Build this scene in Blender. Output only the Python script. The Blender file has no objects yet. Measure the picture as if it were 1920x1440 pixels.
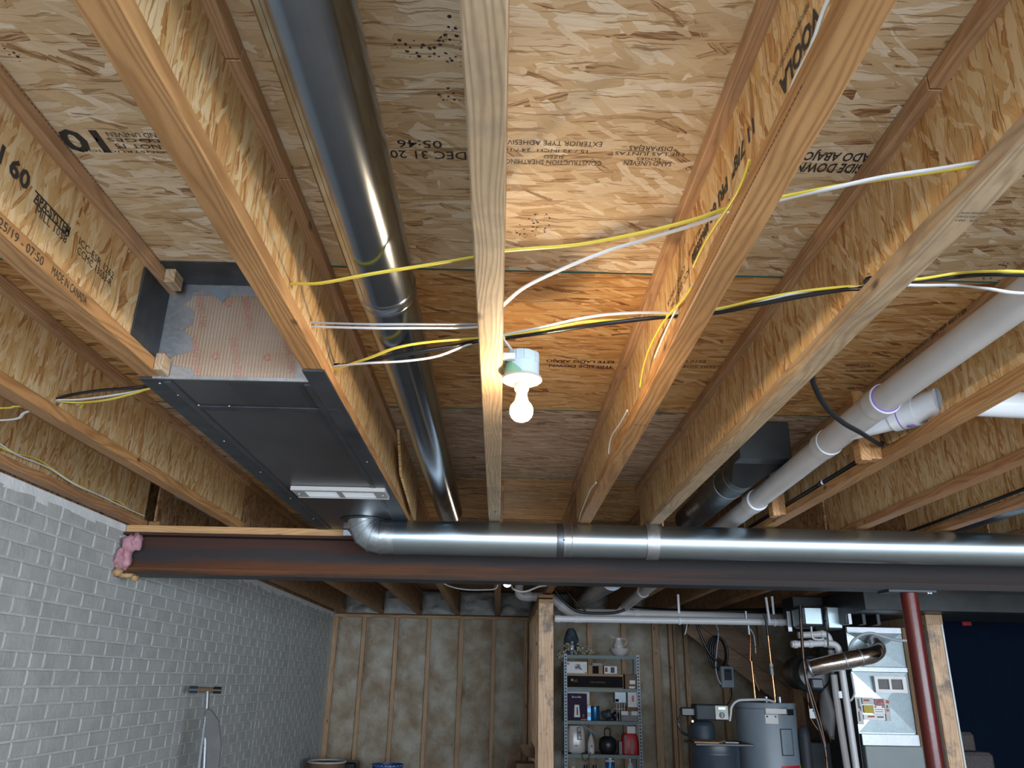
import bpy, bmesh, math, random
from mathutils import Vector, Matrix
from mathutils.geometry import tessellate_polygon
random.seed(7)
sc = bpy.context.scene
COL = sc.collection
PI = math.pi
CAMH = 1.60                                   # camera height above the floor; geometry below is written relative to the lens
# ------------------------------------------------------------------ camera
F = 1479.27
PITCH, YAW, ROLL = [math.radians(a) for a in (20.6426, 0.5896, 1.0790)]
fw = Vector((math.sin(YAW)*math.cos(PITCH), math.cos(YAW)*math.cos(PITCH), math.sin(PITCH)))
r0 = Vector((math.cos(YAW), -math.sin(YAW), 0)); u0 = r0.cross(fw)
rt = math.cos(ROLL)*r0 + math.sin(ROLL)*u0; up = -math.sin(ROLL)*r0 + math.cos(ROLL)*u0
cd = bpy.data.cameras.new('camera'); cam = bpy.data.objects.new('camera', cd); COL.objects.link(cam)
cd.sensor_fit = 'HORIZONTAL'; cd.sensor_width = 36; cd.lens = F/1920*36; cd.clip_start = .02
M = Matrix((rt, up, -fw)).transposed().to_4x4(); cam.matrix_world = M
sc.camera = cam
# ------------------------------------------------------------------ world, daylight, exposure
w = bpy.data.worlds.new('world'); sc.world = w; w.use_nodes = True
w.node_tree.nodes['Background'].inputs[0].default_value = (.62, .78, 1, 1)
w.node_tree.nodes['Background'].inputs[1].default_value = 0.9
def area(name, loc, aim, sx, sy, power, col):
    l = bpy.data.lights.new(name, 'AREA'); l.shape = 'RECTANGLE'; l.size = sx; l.size_y = sy; l.energy = power; l.color = col
    o = bpy.data.objects.new(name, l); COL.objects.link(o); o.location = loc
    o.rotation_euler = (Vector(aim)-Vector(loc)).to_track_quat('-Z', 'Y').to_euler(); return o
area('daylight_window', (3.6, -2.5, -.05), (2.4, 6, .30), 9.6, 1.4, 480, (.76, .88, 1))
sc.view_settings.view_transform = 'Standard'; sc.view_settings.look = 'None'
sc.view_settings.gamma = 1; sc.view_settings.use_curve_mapping = False; sc.view_settings.exposure = 0.50
BULB, BULB_BACK = 310, 34
try:
    sc.cycles.use_denoising = True; sc.cycles.max_bounces = 8; sc.cycles.diffuse_bounces = 5; sc.cycles.glossy_bounces = 5
    sc.cycles.sample_clamp_indirect = 6
except Exception: pass

def at(px, py, X=None, Y=None, Z=None):
    """point of the scene seen at a pixel of the 1920x1440 photograph, on the plane X=, Y= or Z="""
    v = fw + rt*((px-960)/F) + up*((720-py)/F)
    return v*(X/v.x) if X is not None else v*(Y/v.y) if Y is not None else v*(Z/v.z)

# ------------------------------------------------------------------ node helpers
class NT:
    def __init__(s, name):
        s.m = bpy.data.materials.new(name); s.m.use_nodes = True; s.t = s.m.node_tree
        s.b = s.t.nodes['Principled BSDF']; s.out = s.t.nodes['Material Output']
    def n(s, kind, **kw):
        x = s.t.nodes.new(kind)
        for k, v in kw.items():
            if k.startswith('i_'):
                x.inputs[k[2:].replace('_', ' ')].default_value = v
            else: setattr(x, k, v)
        return x
    def l(s, a, b): s.t.links.new(a, b)
    def math(s, op, a, b=None, c=None):
        x = s.n('ShaderNodeMath', operation=op)
        for i, v in enumerate((a, b, c)):
            if v is None: continue
            if isinstance(v, (int, float)): x.inputs[i].default_value = v
            else: s.l(v, x.inputs[i])
        return x.outputs[0]
    def ramp(s, fac, stops, interp='LINEAR'):
        x = s.n('ShaderNodeValToRGB'); x.color_ramp.interpolation = interp
        e = x.color_ramp.elements
        while len(e) < len(stops): e.new(.5)
        for i, (p, c) in enumerate(stops):
            e[i].position = p; e[i].color = (*c, 1) if len(c) == 3 else c
        s.l(fac, x.inputs[0]); return x.outputs[0]
    def mix(s, fac, a, b, blend='MIX'):
        x = s.n('ShaderNodeMix', data_type='RGBA', blend_type=blend)
        for i, v in ((0, fac), (6, a), (7, b)):
            if isinstance(v, (int, float)): x.inputs[i].default_value = v
            elif isinstance(v, tuple): x.inputs[i].default_value = (*v, 1) if len(v) == 3 else v
            else: s.l(v, x.inputs[i])
        return x.outputs[2]
    def coords(s, rnd=True):
        c = s.n('ShaderNodeTexCoord').outputs['Object']
        if not rnd: return c
        r = s.n('ShaderNodeObjectInfo').outputs['Random']
        a = s.n('ShaderNodeVectorMath', operation='ADD'); s.l(c, a.inputs[0])
        s.l(s.math('MULTIPLY', r, 37.0), a.inputs[1]); return a.outputs[0]
    def scale(s, v, sv):
        x = s.n('ShaderNodeVectorMath', operation='MULTIPLY'); s.l(v, x.inputs[0]); x.inputs[1].default_value = sv; return x.outputs[0]
    def noise(s, v, sc_, det=3, rough=.5, dist=0):
        x = s.n('ShaderNodeTexNoise'); s.l(v, x.inputs['Vector'])
        x.inputs['Scale'].default_value = sc_; x.inputs['Detail'].default_value = det; x.inputs['Roughness'].default_value = rough; x.inputs['Distortion'].default_value = dist
        return x.outputs['Fac']
    def bump(s, h, dist, strength=1):
        x = s.n('ShaderNodeBump'); x.inputs['Distance'].default_value = dist; x.inputs['Strength'].default_value = strength
        s.l(h, x.inputs['Height']); s.l(x.outputs[0], s.b.inputs['Normal'])
    def col(s, c):
        if isinstance(c, tuple): s.b.inputs['Base Color'].default_value = (*c, 1)
        else: s.l(c, s.b.inputs['Base Color'])
    def set(s, rough=.5, metal=0, **kw):
        s.b.inputs['Roughness'].default_value = rough; s.b.inputs['Metallic'].default_value = metal
        for k, v in kw.items(): s.b.inputs[k].default_value = v
        return s.m

def plain(name, c, rough=.5, metal=0, var=.12, sc_=9, bump=0, bsc=60, **kw):
    """a plain colour with slight uneven tone and fine relief"""
    t = NT(name); v = t.coords(); n = t.noise(v, sc_, 4)
    lo = tuple(x*(1-var) for x in c); hi = tuple(min(1, x*(1+var)) for x in c)
    t.col(t.ramp(n, [(.3, lo), (.7, hi)]))
    if bump: t.bump(t.noise(v, bsc, 3), bump)
    return t.set(rough, metal, **kw)

def osb(name, plane, tones, L=.12, W=.026, spots=0, grain=.5, spread=1.0):
    """oriented strand board: five layers of random strands, each its own tone and height"""
    t = NT(name); v = t.coords()
    s = t.n('ShaderNodeSeparateXYZ'); t.l(v, s.inputs[0])
    c = t.n('ShaderNodeCombineXYZ')
    a, b = {'XY': (0, 1), 'ZY': (2, 1), 'ZX': (2, 0)}[plane]
    t.l(s.outputs[a], c.inputs[0]); t.l(s.outputs[b], c.inputs[1])
    wn = t.n('ShaderNodeTexNoise', noise_dimensions='2D'); t.l(c.outputs[0], wn.inputs['Vector']); wn.inputs['Scale'].default_value = 14; wn.inputs['Detail'].default_value = 3
    wv = t.n('ShaderNodeVectorMath', operation='MULTIPLY_ADD'); t.l(wn.outputs['Color'], wv.inputs[0]); wv.inputs[1].default_value = (.018, .018, 0); t.l(c.outputs[0], wv.inputs[2])
    col = h = None
    rng = random.Random(name)
    for i, (ang, k, th) in enumerate(((0.0, 1.25, -1), (.35, 1.0, .42), (-.5, .9, .5), (.1, 1.1, .45), (1.05, .62, .72), (-.16, .8, .5), (.75, .5, .8))):
        mp = t.n('ShaderNodeMapping', vector_type='TEXTURE'); t.l(wv.outputs[0], mp.inputs['Vector'])
        mp.inputs['Rotation'].default_value = (0, 0, ang*spread); mp.inputs['Location'].default_value = (rng.uniform(0, 9), rng.uniform(0, 9), 0)
        mp.inputs['Scale'].default_value = (L*k, W*k, 1)
        vo = t.n('ShaderNodeTexVoronoi', voronoi_dimensions='2D', distance='CHEBYCHEV'); t.l(mp.outputs[0], vo.inputs['Vector']); vo.inputs['Scale'].default_value = 1
        sp = t.n('ShaderNodeSeparateColor'); t.l(vo.outputs['Color'], sp.inputs[0])
        fib = t.n('ShaderNodeTexNoise', noise_dimensions='2D'); fm = t.n('ShaderNodeMapping'); t.l(mp.outputs[0], fm.inputs['Vector'])
        fm.inputs['Scale'].default_value = (1.6, 7, 1); t.l(fm.outputs[0], fib.inputs['Vector']); fib.inputs['Scale'].default_value = 1; fib.inputs['Detail'].default_value = 3
        tone = t.math('ADD', sp.outputs[0], t.math('MULTIPLY', t.math('SUBTRACT', fib.outputs[0], .5), grain))
        lc = t.ramp(tone, tones)
        lh = t.math('ADD', sp.outputs[2], t.math('MULTIPLY', fib.outputs[0], .35))
        lh = t.math('SUBTRACT', lh, t.math('MULTIPLY', vo.outputs['Distance'], .35))
        if col is None: col, h = lc, lh
        else:
            m = t.math('MULTIPLY', t.math('GREATER_THAN', sp.outputs[1], th), t.math('LESS_THAN', vo.outputs['Distance'], .62))
            edge = t.math('MULTIPLY', m, 1)
            col = t.mix(edge, col, lc)
            hm = t.n('ShaderNodeMix', data_type='FLOAT'); t.l(m, hm.inputs[0]); t.l(h, hm.inputs[2]); t.l(t.math('ADD', lh, .15), hm.inputs[3]); h = hm.outputs[0]
    # fine fissures between strands: thin dark lines along the strand direction
    for (kx, ky, lo_, hi_, am) in ((9, 150, .64, .70, .75), (5, 60, .66, .69, .6)):
        cm = t.n('ShaderNodeMapping'); t.l(wv.outputs[0], cm.inputs['Vector']); cm.inputs['Scale'].default_value = (kx*.12/L, ky*.03/W, 1); cm.inputs['Rotation'].default_value = (0, 0, .04)
        cn = t.n('ShaderNodeTexNoise', noise_dimensions='2D'); t.l(cm.outputs[0], cn.inputs['Vector']); cn.inputs['Scale'].default_value = 1; cn.inputs['Detail'].default_value = 2; cn.inputs['Distortion'].default_value = .6
        ck = t.ramp(cn.outputs[0], [(lo_, (0, 0, 0)), (hi_, (1, 1, 1))])
        col = t.mix(t.math('MULTIPLY', ck, am), col, tuple(x*k_ for x, k_ in zip(tones[1][1], (.5, .38, .28))))
    if spots:
        vo = t.n('ShaderNodeTexVoronoi', voronoi_dimensions='2D'); t.l(c.outputs[0], vo.inputs['Vector']); vo.inputs['Scale'].default_value = 95
        sp = t.n('ShaderNodeSeparateColor'); t.l(vo.outputs['Color'], sp.inputs[0])
        d = t.math('LESS_THAN', vo.outputs['Distance'], t.math('MULTIPLY', sp.outputs[0], .42))
        big = t.n('ShaderNodeTexNoise', noise_dimensions='2D'); t.l(c.outputs[0], big.inputs['Vector']); big.inputs['Scale'].default_value = 3.1; big.inputs['Detail'].default_value = 2
        m = t.math('MULTIPLY', d, t.math('GREATER_THAN', big.outputs['Fac'], .665))
        m = t.math('MULTIPLY', m, t.math('GREATER_THAN', sp.outputs[1], .35))
        col = t.mix(m, col, (.035, .03, .028))
    t.col(col); t.bump(h, .0012, .55)
    return t.set(.62)

def lumber(name, axis, lo, hi, N=75, rough=.6, knots=True, dirt=0):
    """sawn softwood: growth rings stretched along the grain axis, fine streaks, a few knots"""
    t = NT(name); v = t.coords()
    s = t.n('ShaderNodeSeparateXYZ'); t.l(v, s.inputs[0])
    g = 'XYZ'.index(axis); a, b = [i for i in range(3) if i != g]
    c = t.n('ShaderNodeCombineXYZ'); t.l(s.outputs[a], c.inputs[0]); t.l(s.outputs[b], c.inputs[1]); t.l(t.math('MULTIPLY', s.outputs[g], .13), c.inputs[2])
    n1 = t.noise(c.outputs[0], 9, 2)
    ph = t.math('ADD', t.math('ADD', s.outputs[a], t.math('MULTIPLY', s.outputs[b], .6)), t.math('MULTIPLY', n1, .16))
    w = t.math('SINE', t.math('MULTIPLY', ph, 2*PI*N))
    w = t.math('POWER', t.math('MULTIPLY_ADD', w, .5, .5), 2.0)
    fine = t.noise(c.outputs[0], 160, 3)
    f = t.math('ADD', t.math('MULTIPLY', w, .5), t.math('MULTIPLY', fine, .55))
    mid = tuple((p+q)/2 for p, q in zip(lo, hi))
    col = t.ramp(f, [(.2, hi), (.55, mid), (.95, lo)])
    big = t.noise(v, 2.6, 3)
    col = t.mix(t.ramp(big, [(.35, (0, 0, 0)), (.7, (1, 1, 1))]), col, t.mix(.5, col, tuple(x*.72 for x in lo)))
    if knots:
        vo = t.n('ShaderNodeTexVoronoi'); k = t.n('ShaderNodeCombineXYZ')
        t.l(s.outputs[a], k.inputs[0]); t.l(s.outputs[b], k.inputs[1]); t.l(t.math('MULTIPLY', s.outputs[g], .45), k.inputs[2])
        t.l(k.outputs[0], vo.inputs['Vector']); vo.inputs['Scale'].default_value = 9
        kn = t.ramp(vo.outputs['Distance'], [(.04, (1, 1, 1)), (.11, (0, 0, 0))])
        col = t.mix(kn, col, tuple(x*.35 for x in lo))
    if dirt:
        d = t.ramp(t.noise(v, 4.5, 4, .7), [(.5, (0, 0, 0)), (.66, (1, 1, 1))])
        col = t.mix(t.math('MULTIPLY', d, dirt), col, (.12, .115, .11))
    t.col(col); t.bump(f, .0006, .7)
    return t.set(rough)

def steel(name, c, rough, var=.25, sc_=30, spangle=True, metal=1.0):
    t = NT(name); v = t.coords()
    if not spangle:
        t.col(t.ramp(t.noise(v, sc_, 3), [(.3, tuple(x*(1-var) for x in c)), (.7, tuple(x*(1+var) for x in c))])); return t.set(rough, metal)
    vo = t.n('ShaderNodeTexVoronoi'); t.l(v, vo.inputs['Vector']); vo.inputs['Scale'].default_value = sc_*3
    sp = t.n('ShaderNodeSeparateColor'); t.l(vo.outputs['Color'], sp.inputs[0])
    n = t.noise(v, sc_*.25, 4)
    f = t.math('ADD', t.math('MULTIPLY', sp.outputs[0], .35), t.math('MULTIPLY', n, .65))
    t.col(t.ramp(f, [(.25, tuple(x*(1-var) for x in c)), (.75, tuple(min(1, x*(1+var)) for x in c))]))
    m = t.set(rough, metal)
    t.l(t.math('MULTIPLY_ADD', f, .06, rough-.03), t.b.inputs['Roughness'])
    return m

def glow(name, c, strength):
    t = NT(name); t.col((1, 1, 1)); t.b.inputs['Emission Color'].default_value = (*c, 1); t.b.inputs['Emission Strength'].default_value = strength
    return t.set(.4)

# ------------------------------------------------------------------ materials
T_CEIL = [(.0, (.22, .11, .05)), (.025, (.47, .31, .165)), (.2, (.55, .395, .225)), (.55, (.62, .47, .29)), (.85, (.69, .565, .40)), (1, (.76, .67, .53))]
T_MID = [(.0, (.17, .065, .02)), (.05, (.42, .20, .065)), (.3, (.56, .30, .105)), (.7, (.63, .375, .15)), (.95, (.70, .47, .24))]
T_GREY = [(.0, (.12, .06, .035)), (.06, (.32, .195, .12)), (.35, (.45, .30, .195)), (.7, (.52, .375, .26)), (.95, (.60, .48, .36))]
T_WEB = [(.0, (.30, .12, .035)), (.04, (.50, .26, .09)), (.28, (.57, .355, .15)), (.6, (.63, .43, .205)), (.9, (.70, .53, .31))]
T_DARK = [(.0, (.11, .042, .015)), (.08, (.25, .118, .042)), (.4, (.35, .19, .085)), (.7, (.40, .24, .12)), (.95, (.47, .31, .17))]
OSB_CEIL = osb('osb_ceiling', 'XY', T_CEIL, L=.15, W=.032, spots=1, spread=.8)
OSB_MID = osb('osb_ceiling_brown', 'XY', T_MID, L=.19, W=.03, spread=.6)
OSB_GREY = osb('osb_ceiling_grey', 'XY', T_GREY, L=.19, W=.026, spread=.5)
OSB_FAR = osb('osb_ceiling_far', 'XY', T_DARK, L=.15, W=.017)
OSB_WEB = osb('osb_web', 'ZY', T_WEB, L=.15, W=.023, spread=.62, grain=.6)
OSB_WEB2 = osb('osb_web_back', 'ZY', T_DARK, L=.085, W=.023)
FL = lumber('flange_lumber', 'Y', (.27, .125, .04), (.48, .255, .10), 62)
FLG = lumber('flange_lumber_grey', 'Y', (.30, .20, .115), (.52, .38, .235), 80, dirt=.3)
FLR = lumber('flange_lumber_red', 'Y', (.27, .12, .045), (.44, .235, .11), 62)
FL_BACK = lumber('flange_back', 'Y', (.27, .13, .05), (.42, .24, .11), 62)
TOPF = lumber('top_flange_lumber', 'Y', (.36, .19, .09), (.55, .345, .19), 85, dirt=.25)
STUD = lumber('stud_lumber', 'Z', (.34, .19, .10), (.58, .39, .23), 55)
STUD_B = lumber('stud_bright', 'Z', (.55, .32, .18), (.82, .58, .38), 45, dirt=.8)
PLATE = lumber('plate_lumber', 'X', (.34, .19, .09), (.56, .36, .19), 60)
PLATE_O = lumber('sill_lumber', 'X', (.50, .27, .11), (.68, .41, .19), 60)
GALV = steel('galvanised', (.46, .55, .61), .29, var=.05, sc_=6, spangle=False)
GALV_P = steel('galvanised_pipe', (.29, .33, .385), .19, var=.08, sc_=7, spangle=False)
GALV_D = steel('galvanised_dark', (.17, .19, .215), .42, sc_=12)
GALV_W = steel('galvanised_elbow', (.52, .57, .61), .34, var=.18, sc_=14)
FOIL = steel('foil_tape', (.47, .49, .52), .46, var=.12, sc_=30)
PAN = plain('duct_pan', (.075, .072, .078), .34, .55, var=.25, sc_=4)
PAN2 = plain('duct_pan_lip', (.055, .06, .07), .42, .5, var=.3, sc_=7)
MASTIC = plain('mastic', (.035, .04, .046), .55, .2, var=.35, sc_=16, bump=.001)
PVC = plain('pvc_white', (.58, .58, .60), .32, var=.04)
PVC_G = plain('pvc_grey_white', (.56, .545, .55), .35, var=.05)
PVC_B = plain('pvc_bright', (.64, .66, .70), .28, var=.03)
PRIMER = plain('purple_primer', (.22, .13, .46), .4)
YEL = plain('yellow_jacket', (.80, .65, .09), .38, var=.08)
WHT = plain('white_jacket', (.76, .79, .84), .38, var=.05)
GRY = plain('grey_jacket', (.42, .44, .47), .34, var=.1)
BLK = plain('black_jacket', (.012, .012, .014), .3)
RUB = plain('black_rubber', (.010, .011, .012), .5, **{'Specular IOR Level': .3})
INK = plain('black_ink', (.035, .03, .028), .75)
INKR = plain('red_ink', (.44, .13, .09), .7)
INKP = plain('pink_ink', (.50, .27, .20), .6)
INKT = plain('faded_red_ink', (.42, .19, .14), .6)
TEAL = plain('teal_edge_paint', (.015, .13, .115), .6)
CONC = NT('stamped_concrete')
v = CONC.coords(); n = CONC.noise(v, 5, 6, .65); CONC.col(CONC.ramp(n, [(.3, (.37, .385, .38)), (.7, (.49, .505, .495))])); CONC.bump(CONC.noise(v, 30, 6, .7), .006); CONC = CONC.set(.72)
MORT = plain('concrete_joint', (.50, .515, .51), .75, var=.12, sc_=12, bump=.003)
LIME = plain('white_band', (.70, .72, .73), .7, var=.1, sc_=10, bump=.003)
FLOORM = plain('floor_concrete', (.48, .47, .45), .6, var=.12, sc_=3)
BATT = NT('fibreglass_batt')
v = BATT.coords(); n = BATT.noise(v, 3.6, 5, .6, .15)
BATT.col(BATT.ramp(n, [(.30, (.28, .20, .125)), (.47, (.385, .32, .235)), (.66, (.52, .49, .42))])); BATT.bump(BATT.noise(v, 11, 5, .6), .03); BATT = BATT.set(.8)
BATT_W = NT('rim_batt')
v = BATT_W.coords(); n = BATT_W.noise(v, 5, 5, .6)
BATT_W.col(BATT_W.ramp(n, [(.3, (.30, .31, .30)), (.7, (.52, .53, .52))])); BATT_W.bump(BATT_W.noise(v, 9, 4), .03); BATT_W = BATT_W.set(.75)
PINK = plain('pink_fibreglass', (.45, .23, .27), .85, var=.3, sc_=30, bump=.008, bsc=40)
FOAM = plain('orange_foam', (.48, .30, .14), .7, var=.2, sc_=25, bump=.004)
# rusted beam: mill scale, rust bands lengthwise
t = NT('rusted_steel'); v = t.coords(False)
z = t.n('ShaderNodeSeparateXYZ'); t.l(v, z.inputs[0])
n = t.noise(t.scale(v, (.8, 4, 9)), 2.2, 5, .6); n2 = t.noise(v, 70, 4, .7)
zz = t.math('ADD', t.math('MULTIPLY', z.outputs[2], 4.6), t.math('MULTIPLY_ADD', n, .5, -.25))
band = t.ramp(zz, [(.06, (.05, .028, .02)), (.2, (.15, .058, .026)), (.36, (.10, .042, .024)), (.5, (.040, .038, .042)), (.66, (.036, .033, .036)), (.8, (.072, .032, .024)), (.98, (.055, .028, .024))])
far = t.ramp(t.math('MULTIPLY_ADD', z.outputs[0], .28, t.math('MULTIPLY_ADD', n, .5, .45)), [(.15, (0, 0, 0)), (.75, (1, 1, 1))])
col = t.mix(t.math('MULTIPLY', far, .92), band, (.020, .021, .024))
t.col(t.mix(t.math('MULTIPLY', n2, .22), col, (.085, .048, .03))); t.bump(n2, .001); RUST = t.set(.6, .05, **{'Specular IOR Level': .15})
STEELB = plain('beam_underside', (.04, .05, .062), .5, .3, var=.3, sc_=8)
REDP = plain('red_primer_paint', (.095, .011, .009), .28, var=.1, sc_=5, bump=.0006, bsc=30)
NAVY = plain('navy_paint', (.0025, .008, .021), .8, var=.1, **{'Specular IOR Level': .08})
RED = plain('red_plastic', (.42, .012, .02), .45)
WPL = plain('white_plastic', (.60, .60, .58), .35, var=.03)
BOXBL = plain('pale_blue_plastic', (.42, .53, .60), .4, var=.03)
GRN = plain('green_plastic', (.20, .42, .30), .4)
BULB_M = glow('lit_bulb', (1, .74, .45), BULB)
BULB_M2 = glow('lit_bulb_back', (1, .82, .62), BULB_BACK)
CARD = plain('cardboard', (.30, .19, .105), .75, var=.1)
CARD_D = plain('cardboard_dark', (.15, .088, .05), .75, var=.15)  # deeper brown, also used for trays, backing and print
BLKM = plain('black_plastic', (.015, .016, .018), .35)
DKG = plain('charcoal_plastic', (.03, .036, .044), .55, **{'Specular IOR Level': .3})
TANK = plain('blue_black_tank', (.028, .042, .06), .4)
HEATER = plain('heater_enamel', (.17, .21, .25), .38, var=.05)
SHELFM = plain('shelf_green_grey', (.075, .105, .105), .5, .2)
HOLE = plain('slot_dark', (.02, .02, .02), .7)
LCD = glow('lcd_green', (.25, .95, .08), .8)
COPPER_D = steel('dull_copper', (.30, .14, .075), .45)
COPPER = steel('copper', (.75, .33, .16), .25)
FURN = plain('furnace_paint', (.22, .255, .26), .42, var=.04)
PLEN = steel('plenum_steel', (.46, .55, .59), .42, var=.08, sc_=20)
STK = plain('sticker_white', (.55, .55, .55), .5)
MUST = plain('sticker_yellow', (.46, .34, .02), .5)
DUCTD = plain('trunk_duct_dark', (.035, .04, .043), .4, .4, var=.3, sc_=5)
CARPET = plain('carpet', (.10, .085, .082), .95, var=.25, sc_=60, bump=.006, bsc=120)
PURP = plain('box_purple', (.035, .022, .045), .8, **{'Specular IOR Level': .15})
BLKP = plain('black_print', (.012, .011, .012), .85, **{'Specular IOR Level': .1})
BLUEC = plain('blue_tin', (.02, .13, .30), .25, .5)
GLASSD = plain('smoked_wrap', (.06, .085, .105), .18, .1, var=.5, sc_=14)
DRIED = plain('dried_flowers', (.30, .27, .20), .85, var=.4, sc_=30)
PORC = plain('porcelain', (.50, .47, .45), .2)
SILV = steel('flex_silver', (.62, .56, .53), .2, sc_=20)
GREYB = plain('grey_board', (.15, .15, .15), .6)
BLUEB = plain('blue_basket', (.02, .08, .26), .45)
WOODB = lumber('stringer_lumber', 'X', (.20, .12, .07), (.33, .21, .13), 50)
FOILB = NT('printed_foil_board')
v = FOILB.coords(False); s_ = FOILB.n('ShaderNodeSeparateXYZ'); FOILB.l(v, s_.inputs[0])
rib = FOILB.math('SINE', FOILB.math('MULTIPLY', s_.outputs[0], 2*PI*105))
n = FOILB.noise(v, 5, 3)
FOILB.col(FOILB.ramp(FOILB.math('ADD', n, FOILB.math('MULTIPLY', rib, .08)), [(.3, (.36, .245, .16)), (.55, (.40, .315, .245)), (.8, (.43, .38, .34))]))
FOILB.bump(rib, .0008, .4); FOILB = FOILB.set(.42, .35)

# ------------------------------------------------------------------ mesh helpers
class MB:
    def __init__(s): s.v = []; s.f = []
    def add(s, vs, fs):
        o = len(s.v); s.v += [Vector(p) for p in vs]; s.f += [tuple(i+o for i in f) for f in fs]; return s
    def obox(s, c, a, b, d):
        c, a, b, d = map(Vector, (c, a, b, d))
        vs = [c+a*i+b*j+d*k for i in (-1, 1) for j in (-1, 1) for k in (-1, 1)]
        fs = [(0, 1, 3, 2), (4, 6, 7, 5), (0, 4, 5, 1), (2, 3, 7, 6), (0, 2, 6, 4), (1, 5, 7, 3)]
        if a.cross(b).dot(d) < 0: fs = [f[::-1] for f in fs]
        return s.add(vs, fs)
    def box(s, x0, x1, y0, y1, z0, z1):
        return s.obox(((x0+x1)/2, (y0+y1)/2, (z0+z1)/2), ((x1-x0)/2, 0, 0), (0, (y1-y0)/2, 0), (0, 0, (z1-z0)/2))
    def prism(s, pts, ext):
        n = len(pts); e = Vector(ext); P = [Vector(p) for p in pts]
        nrm = sum(((P[i]-P[0]).cross(P[(i+1) % n]-P[0]) for i in range(n)), Vector())
        if nrm.dot(e) > 0: P = P[::-1]
        return s.add(P+[p+e for p in P], [tuple(range(n)), tuple(range(2*n-1, n-1, -1))] + [(i, i+n, (i+1) % n+n, (i+1) % n) for i in range(n)])
    def sweep(s, path, prof, hint=(0, 0, 1), caps=True, scale=None, twist=0):
        P = [Vector(p) for p in path]; n = len(prof); base = len(s.v); h = Vector(hint)
        for i, p in enumerate(P):
            d = (P[min(i+1, len(P)-1)]-P[max(i-1, 0)]).normalized()
            a = h - d*h.dot(d)
            if a.length < 1e-3: a = Vector((1, 0, 0)) - d*d.x
            a.normalize(); b = a.cross(d).normalized(); h = a if hint is None else h
            k = scale[i] if scale else 1; tw = twist*i
            for (q, r) in prof:
                q2 = q*math.cos(tw)-r*math.sin(tw); r2 = q*math.sin(tw)+r*math.cos(tw)
                s.v.append(p + b*q2*k + a*r2*k)
        for i in range(len(P)-1):
            for j in range(n):
                k = (j+1) % n; s.f.append((base+i*n+j, base+i*n+k, base+(i+1)*n+k, base+(i+1)*n+j))
        if caps:
            s.f.append(tuple(base+j for j in range(n))[::-1]); s.f.append(tuple(base+(len(P)-1)*n+j for j in range(n)))
        return s
    def tube(s, path, r, n=14, caps=True, hint=(0, 0, 1), scale=None):
        return s.sweep(path, [(r*math.cos(2*PI*j/n), r*math.sin(2*PI*j/n)) for j in range(n)], hint, caps, scale)
    def lathe(s, prof, o, ax=(0, 0, 1), n=24):
        o = Vector(o); ax = Vector(ax).normalized(); a = ax.orthogonal().normalized(); b = ax.cross(a); base = len(s.v); m = len(prof)
        for r, h in prof:
            for j in range(n): s.v.append(o+ax*h+(a*math.cos(2*PI*j/n)+b*math.sin(2*PI*j/n))*max(r, 1e-5))
        for i in range(m-1):
            for j in range(n):
                k = (j+1) % n; s.f.append((base+i*n+j, base+i*n+k, base+(i+1)*n+k, base+(i+1)*n+j))
        s.f.append(tuple(base+j for j in range(n))[::-1]); s.f.append(tuple(base+(m-1)*n+j for j in range(n)))
        return s
    def build(s, name, mat, parent=None, label=None, cat=None, group=None, kind=None, bevel=0, smooth=.6, me=None):
        vs = s.v
        if parent is None:
            lo = [min(p[i] for p in vs) for i in range(3)]; hi = [max(p[i] for p in vs) for i in range(3)]
            loc = Vector(((lo[0]+hi[0])/2, (lo[1]+hi[1])/2, lo[2]))
        else: loc = base_of(parent)
        me = bpy.data.meshes.new(name); me.from_pydata([p-loc for p in vs], [], s.f); me.validate()
        if bevel:
            bm = bmesh.new(); bm.from_mesh(me); bmesh.ops.remove_doubles(bm, verts=bm.verts, dist=1e-6)
            bmesh.ops.bevel(bm, geom=list(bm.edges), offset=bevel, segments=1, affect='EDGES', clamp_overlap=True)
            bm.to_mesh(me); bm.free()
        if smooth:
            me.polygons.foreach_set('use_smooth', [True]*len(me.polygons)); me.set_sharp_from_angle(angle=smooth)
        me.materials.append(mat)
        o = bpy.data.objects.new(name, me); COL.objects.link(o); o.parent = parent
        if parent is None: o.location = loc
        return tag(o, label, cat, group, kind)
def base_of(o):
    p = Vector(o.location)
    while o.parent: o = o.parent; p += o.location
    return p
def tag(o, label=None, cat=None, group=None, kind=None):
    for k, v_ in (('label', label), ('category', cat), ('group', group), ('kind', kind)):
        if v_: o[k] = v_
    return o
def thing(name, label, cat, loc, group=None, kind=None):
    o = bpy.data.objects.new(name, None); COL.objects.link(o); o.location = loc; o.empty_display_size = .05
    return tag(o, label, cat, group, kind)
def box(x0, x1, y0, y1, z0, z1): return MB().box(x0, x1, y0, y1, z0, z1)
def spline(pts, k=8):
    P = [Vector(p) for p in pts]; out = []
    for i in range(len(P)-1):
        a, b, c, d = P[max(i-1, 0)], P[i], P[i+1], P[min(i+2, len(P)-1)]
        for j in range(k):
            u = j/k; out.append(.5*((2*b)+(c-a)*u+(2*a-5*b+4*c-d)*u*u+(3*b-a-3*c+d)*u**3))
    return out+[P[-1]]
def flat(wd, ht, n=10): return [(wd/2*math.cos(2*PI*j/n), ht/2*math.sin(2*PI*j/n)) for j in range(n)]
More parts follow.
